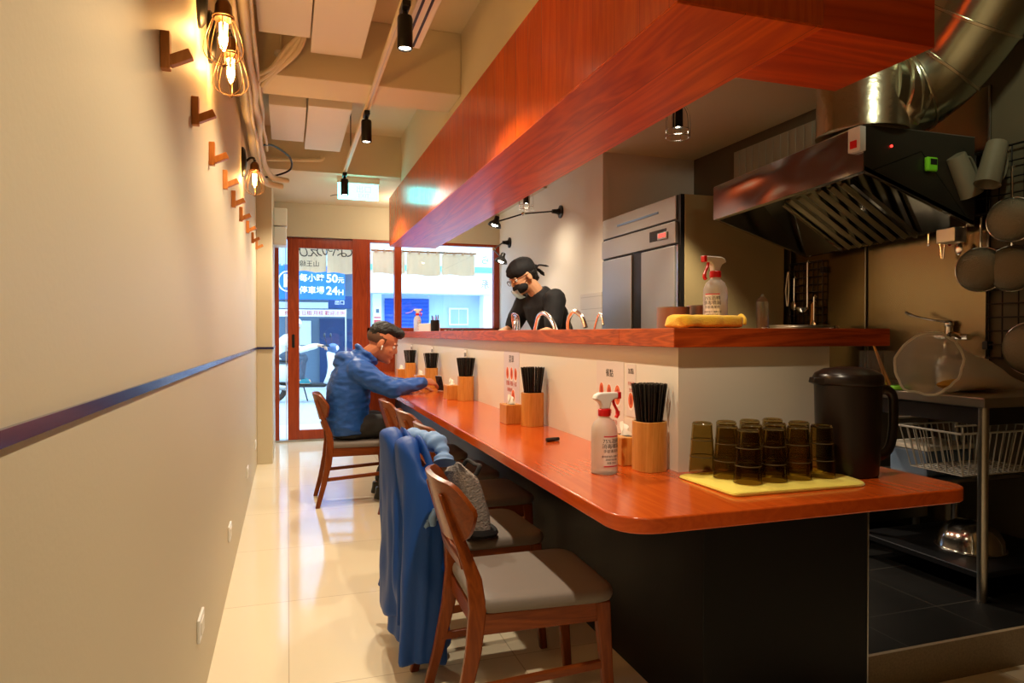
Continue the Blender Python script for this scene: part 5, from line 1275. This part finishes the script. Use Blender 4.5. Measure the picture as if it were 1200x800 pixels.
# noren curtains hung outside the glass; their lettering faces the street
cl = film('curtain_cloth', (.97, .85, .68, 1), .03, .0)
def noren(x0, x1, z0, z1, label, chars=(), small=''):
    t = thing('shop_curtain', label, 'curtain', (0, 8.14, 0), 0, 'short cream shop curtains outside the glass')
    def cs(u, v): return (x0 + (x1-x0)*u, .012*math.sin(u*9 + 1) * (1-v) + .006*math.sin(u*23), z0 + (z1-z0)*v + .008*math.sin(u*7)*(1-v))
    MB().grid(cs, 24, 8, .002).build('cloth', cl, t)
    MB().cyl((x0 - .02, -.005, z1 + .012), (x1 + .02, -.005, z1 + .012), .011, 10).build('rod', M['bamboo'], t)
    k = MB()
    for i in range(4): x = x0 + .04 + (x1-x0-.08)*i/3; k.box(x-.012, x+.012, -.018, .008, z1-.015, z1+.026)
    k.build('loop', cl, t, smooth=False)
    for ch, x, z, s in chars: text('lettering', ch, s, mir(x, z, -.016), M['ink'], t)
noren(.10, .425, 1.90, 2.24, 'left half of the lettered cream curtain over the door', (('ひ', .17, 2.12, .15), ('え', .28, 2.12, .14), ('の', .38, 2.13, .15), ('山王線', .24, 1.985, .075)))
noren(.435, .76, 1.89, 2.24, 'right half of the lettered cream curtain over the door', (('や', .50, 2.14, .15), ('よ', .60, 2.13, .15), ('て', .70, 2.13, .15)))
noren(.95, 1.33, 1.90, 2.16, 'plain cream curtain in the narrow window left of the mullion')
noren(1.35, 1.76, 1.89, 2.16, 'plain cream curtain in the wide window next to the mullion')
noren(1.78, 2.19, 1.90, 2.16, 'plain cream curtain in the wide window, farthest from the door')

# scooters
def scooter(loc, rz, label, mb_, m2):
    t = thing('scooter', label, 'scooter', loc, rz, None)
    for x, nm in ((.62, 'front_wheel'), (-.60, 'rear_wheel')):
        w = MB(); w.tube([(x + .19*math.cos(i*PI/16), 0, .23 + .19*math.sin(i*PI/16)) for i in range(32)], .048, 10, closed=True); wo = w.build(nm, M['black'], t)
        h = MB(); h.cyl((x, -.05, .23), (x, .05, .23), .05, 14)
        for i in range(5): a = i*2*PI/5; h.cyl((x, 0, .23), (x + .17*math.cos(a), 0, .23 + .17*math.sin(a)), .014, 8)
        h.build('hub', M['steel'], wo)
    MB().tube(bez([(.62, -.07, .23), (.56, -.07, .5), (.47, -.04, .72), (.40, 0, .92)], 5), .022, 10).tube(bez([(.62, .07, .23), (.56, .07, .5), (.47, .04, .72), (.40, 0, .92)], 5), .022, 10).build('fork', M['steel'], t)
    b = MB(); b.tube([(.62 + .26*math.cos(a), 0, .23 + .26*math.sin(a)) for a in [R(20 + 12*i) for i in range(12)]], .062, 10, flat=.35); b.build('front_fender', mb_, t)
    b = MB(); b.loft([ering((.30, 0, .30), .05, .14), ering((.40, 0, .45), .06, .20), ering((.44, 0, .65), .07, .20), ering((.42, 0, .80), .08, .16), ering((.39, 0, .92), .07, .11)]); b.build('leg_shield', mb_, t, sub=1)
    MB().box(-.16, .34, -.15, .15, .27, .34).build('footboard', M['black'], t, smooth=False, bev=.03)
    b = MB(); b.loft([ering((-.40, 0, .34), .26, .13), ering((-.45, 0, .48), .34, .17), ering((-.50, 0, .62), .36, .17), ering((-.50, 0, .70), .34, .14)]); b.build('body', mb_, t, sub=1)
    b = MB(); b.loft([ering((-.42, 0, .70), .30, .13), ering((-.42, 0, .75), .33, .15), ering((-.44, 0, .79), .30, .12)]); b.build('seat', M['black'], t, sub=1)
    b = MB(); b.ell((.44, 0, .96), (.10, .12, .09), 16); hd = b.build('headlamp_cowl', m2, t); MB().ell((.51, 0, .96), (.045, .08, .05), 14).build('headlamp', M['chrome'], hd)
    b = MB(); b.tube(bez([(.33, -.34, 1.00), (.37, -.18, 1.01), (.40, 0, .99), (.37, .18, 1.01), (.33, .34, 1.00)], 6), .014, 8); hb = b.build('handlebar', M['black'], t)
    for s in (-1, 1): MB().tube([(.38, s*.22, 1.01), (.36, s*.27, 1.15)], .006, 6).ell((.35, s*.28, 1.19), (.015, .06, .04), 12).build('mirror', M['black'], hb)
    MB().tube([(-.74, 0, .62), (-.90, 0, .60), (-.96, 0, .5)], .03, 8, flat=.5).build('rear_mudguard', M['black'], t)
    MB().cyl((-.35, -.14, .26), (-.85, -.16, .33), .045, 12).build('exhaust', M['steel'], t)
    MB().box(-.85, -.80, -.08, .08, .60, .67).build('tail_lamp', M['red'], t, smooth=False, bev=.01)
    k = MB().tube([(-.1, .1, .28), (-.05, .2, -.0)], .012, 8); k.build('kick_stand', M['black'], t)
    return t
sblue = mat('scooter_blue', srgb(60, 92, 140), .25, coat=.5); swht = mat('scooter_white', srgb(232, 236, 240), .25, coat=.5)
scooter((.34, 12.7, -.03), R(-14), 'pale scooter with a rider, seen through the door glass', swht, sblue)
scooter((1.72, 14.6, -.03), R(-35), 'blue scooter parked behind the diner\'s back outside', sblue, sblue)
scooter((-.75, 14.3, -.03), R(-60), 'dark scooter parked at the left edge of the door glass', mat('scooter_grey', srgb(70, 76, 88), .3), sblue)
def rider():
    b = MB(); T = Matrix.Translation((.12, 12.72, 1.33)) @ Matrix.Rotation(R(-14), 4, 'Z') @ Matrix.Rotation(R(12), 4, 'Y'); head_shape(b, T, 1.0)
    limb(b, [(.02, 12.75, 1.10), (.08, 12.73, 1.24)], [.06, .06]); limb(b, [(-.12, 12.79, .82), (-.04, 12.77, 1.02)], [.12, .13])
    for s in (-1, 1):
        y = 12.77 + s*.19; limb(b, [(-.02, y, 1.06), (.22, y - .02, .90), (.52, 12.69 + s*.27, .985)], [.046, .038, .028]); hand_shape(b, orient((.53, 12.68 + s*.27, .985), (.9, -.2, -.1), (0, 0, 1)), 60, -s)
        limb(b, [(-.10, 12.78 + s*.09, .80), (.28, 12.70 + s*.13, .74), (.22, 12.71 + s*.14, .36)], [.085, .06, .04]); limb(b, [(.22, 12.71 + s*.14, .34), (.36, 12.68 + s*.14, .335)], [.04, .035])
    root = b.build('person', M['skin2'], remesh=.007, relax=2, ang=80); tag(root, 'person in a white long-sleeved top and pale helmet riding the scooter outside', 'person')
    b = MB(); b.T = T; b.ell((-.012, 0, .05), (.125, .105, .105), 20); b.loft([ering((.09, 0, .05), .06, .08), ering((.10, 0, .058), .058, .078)]); b.build('helmet', swht, root)
    b = MB(); b.loft([ering((-.12, 12.79, .74), .15, .18, R(-14)), ering((-.11, 12.785, .86), .15, .18, R(-14)), ering((-.06, 12.775, 1.02), .14, .20, R(-14)), ering((-.01, 12.76, 1.12), .10, .14, R(-14)), ering((.02, 12.75, 1.17), .075, .08, R(-14))])
    for s in (-1, 1): y = 12.77 + s*.19; limb(b, [(-.02, y, 1.05), (.22, y - .02, .90), (.47, 12.70 + s*.26, .97)], [.075, .058, .042])
    b.build('top', M['plas'], root, remesh=.012, relax=3, ang=80, disp=folds(.008, 8, 20, (1, 1, 1), 1))
    b = MB(); b.loft([ering((-.12, 12.79, .745), .14, .17, R(-14)), ering((-.12, 12.79, .84), .13, .165, R(-14))])
    for s in (-1, 1): limb(b, [(-.10, 12.78 + s*.09, .805), (.27, 12.70 + s*.13, .745), (.22, 12.71 + s*.14, .42)], [.10, .08, .06])
    b.build('trousers', mat('grey_trousers', srgb(74, 84, 100), .8), root, remesh=.012, relax=3, ang=80)
    for s in (-1, 1): MB().loft([ering((.27, 12.70 + s*.14, z), rx, .045, R(-14)) for z, rx in ((.312, .13), (.35, .12), (.39, .06))]).build('shoe', mat('teal_shoe', srgb(40, 120, 130), .6), root)
rider()

# ================================================================== LIGHT
def lamp(kind, loc, energy, col, size=.03, spot=None, blend=.4, aim=None, name='lamp_or_fill_light'):
    d = bpy.data.lights.new(name, kind); d.energy = energy; d.color = col
    if kind == 'SPOT': d.spot_size = R(spot); d.spot_blend = blend; d.shadow_soft_size = size
    elif kind == 'POINT': d.shadow_soft_size = size
    o = bpy.data.objects.new(name, d); COL.objects.link(o); o.location = loc
    if aim is not None: o.rotation_euler = (Vector(aim) - Vector(loc)).to_track_quat('-Z', 'Y').to_euler()
    return o
WARM = (1, .83, .60); FILC = (1, .56, .20)
for y, e, a, ax in ((-.2, 30, 110, -.05), (1.3, 74, 110, .36), (2.95, 74, 136, .42), (4.46, 78, 140, .45), (6.22, 88, 150, .49)):
    lamp('SPOT', (.485, y, 2.40), e, WARM, .025, a, .5, (ax, y, 0))
for y in (2.40, 2.70, 4.60): lamp('POINT', (WX + .075, y, 2.165), 8.0, FILC, .02)
for x, y, e, a in ((2.12, 3.42, 130, 88), (2.06, 5.85, 28, 150), (1.78, 4.5, 90, 150)): lamp('SPOT', (x, y, 2.36), e, (1, .84, .62), .025, a, .5 if a < 100 else 1.0, (x, y, 0))  # last entry is an added fill without a fixture, brightening cook and refrigerator front
lamp('SPOT', (2.30, 1.62, 2.75), 26, (.88, 1, .74), .06, 75, .8, (2.95, 2.45, 2.45))  # added greenish spot with no lamp behind it, puts highlights on the duct
lamp('SPOT', (1.86, 6.15, 2.19), 22, (1, .85, .66), .03, 130, .5, (1.75, 6.2, 0))
lamp('SPOT', (1.58, 2.10, 2.5), 26, WARM, .03, 80, .6, (1.4, 1.98, 1.2))
lamp('POINT', (1.2, 7.3, 2.44), 11, WARM, .03)  # added fill light, no fixture: lifts the facade wall and soffit by the door
w = bpy.data.worlds.new('sky'); S.world = w; w.use_nodes = True
bg = w.node_tree.nodes['Background']; bg.inputs[0].default_value = (.50, .74, 1.0, 1); bg.inputs[1].default_value = 6.2

# ================================================================== CAMERA
F_, VPX, HY = 800., 337., 390.
pitch = -math.atan((400 - HY) / F_); yaw = math.atan((600 - VPX) / F_ * math.cos(pitch))
cd = bpy.data.cameras.new('camera'); cd.sensor_width = 36; cd.lens = 24; cd.clip_start = .02
co = bpy.data.objects.new('camera', cd); COL.objects.link(co)
co.location = (0, 0, 1.2); co.rotation_euler = (PI/2 + pitch, 0, -yaw)
S.camera = co
S.view_settings.view_transform = 'Standard'; S.view_settings.look = 'None'; S.view_settings.gamma = 1; S.view_settings.use_curve_mapping = False
S.view_settings.exposure = .06
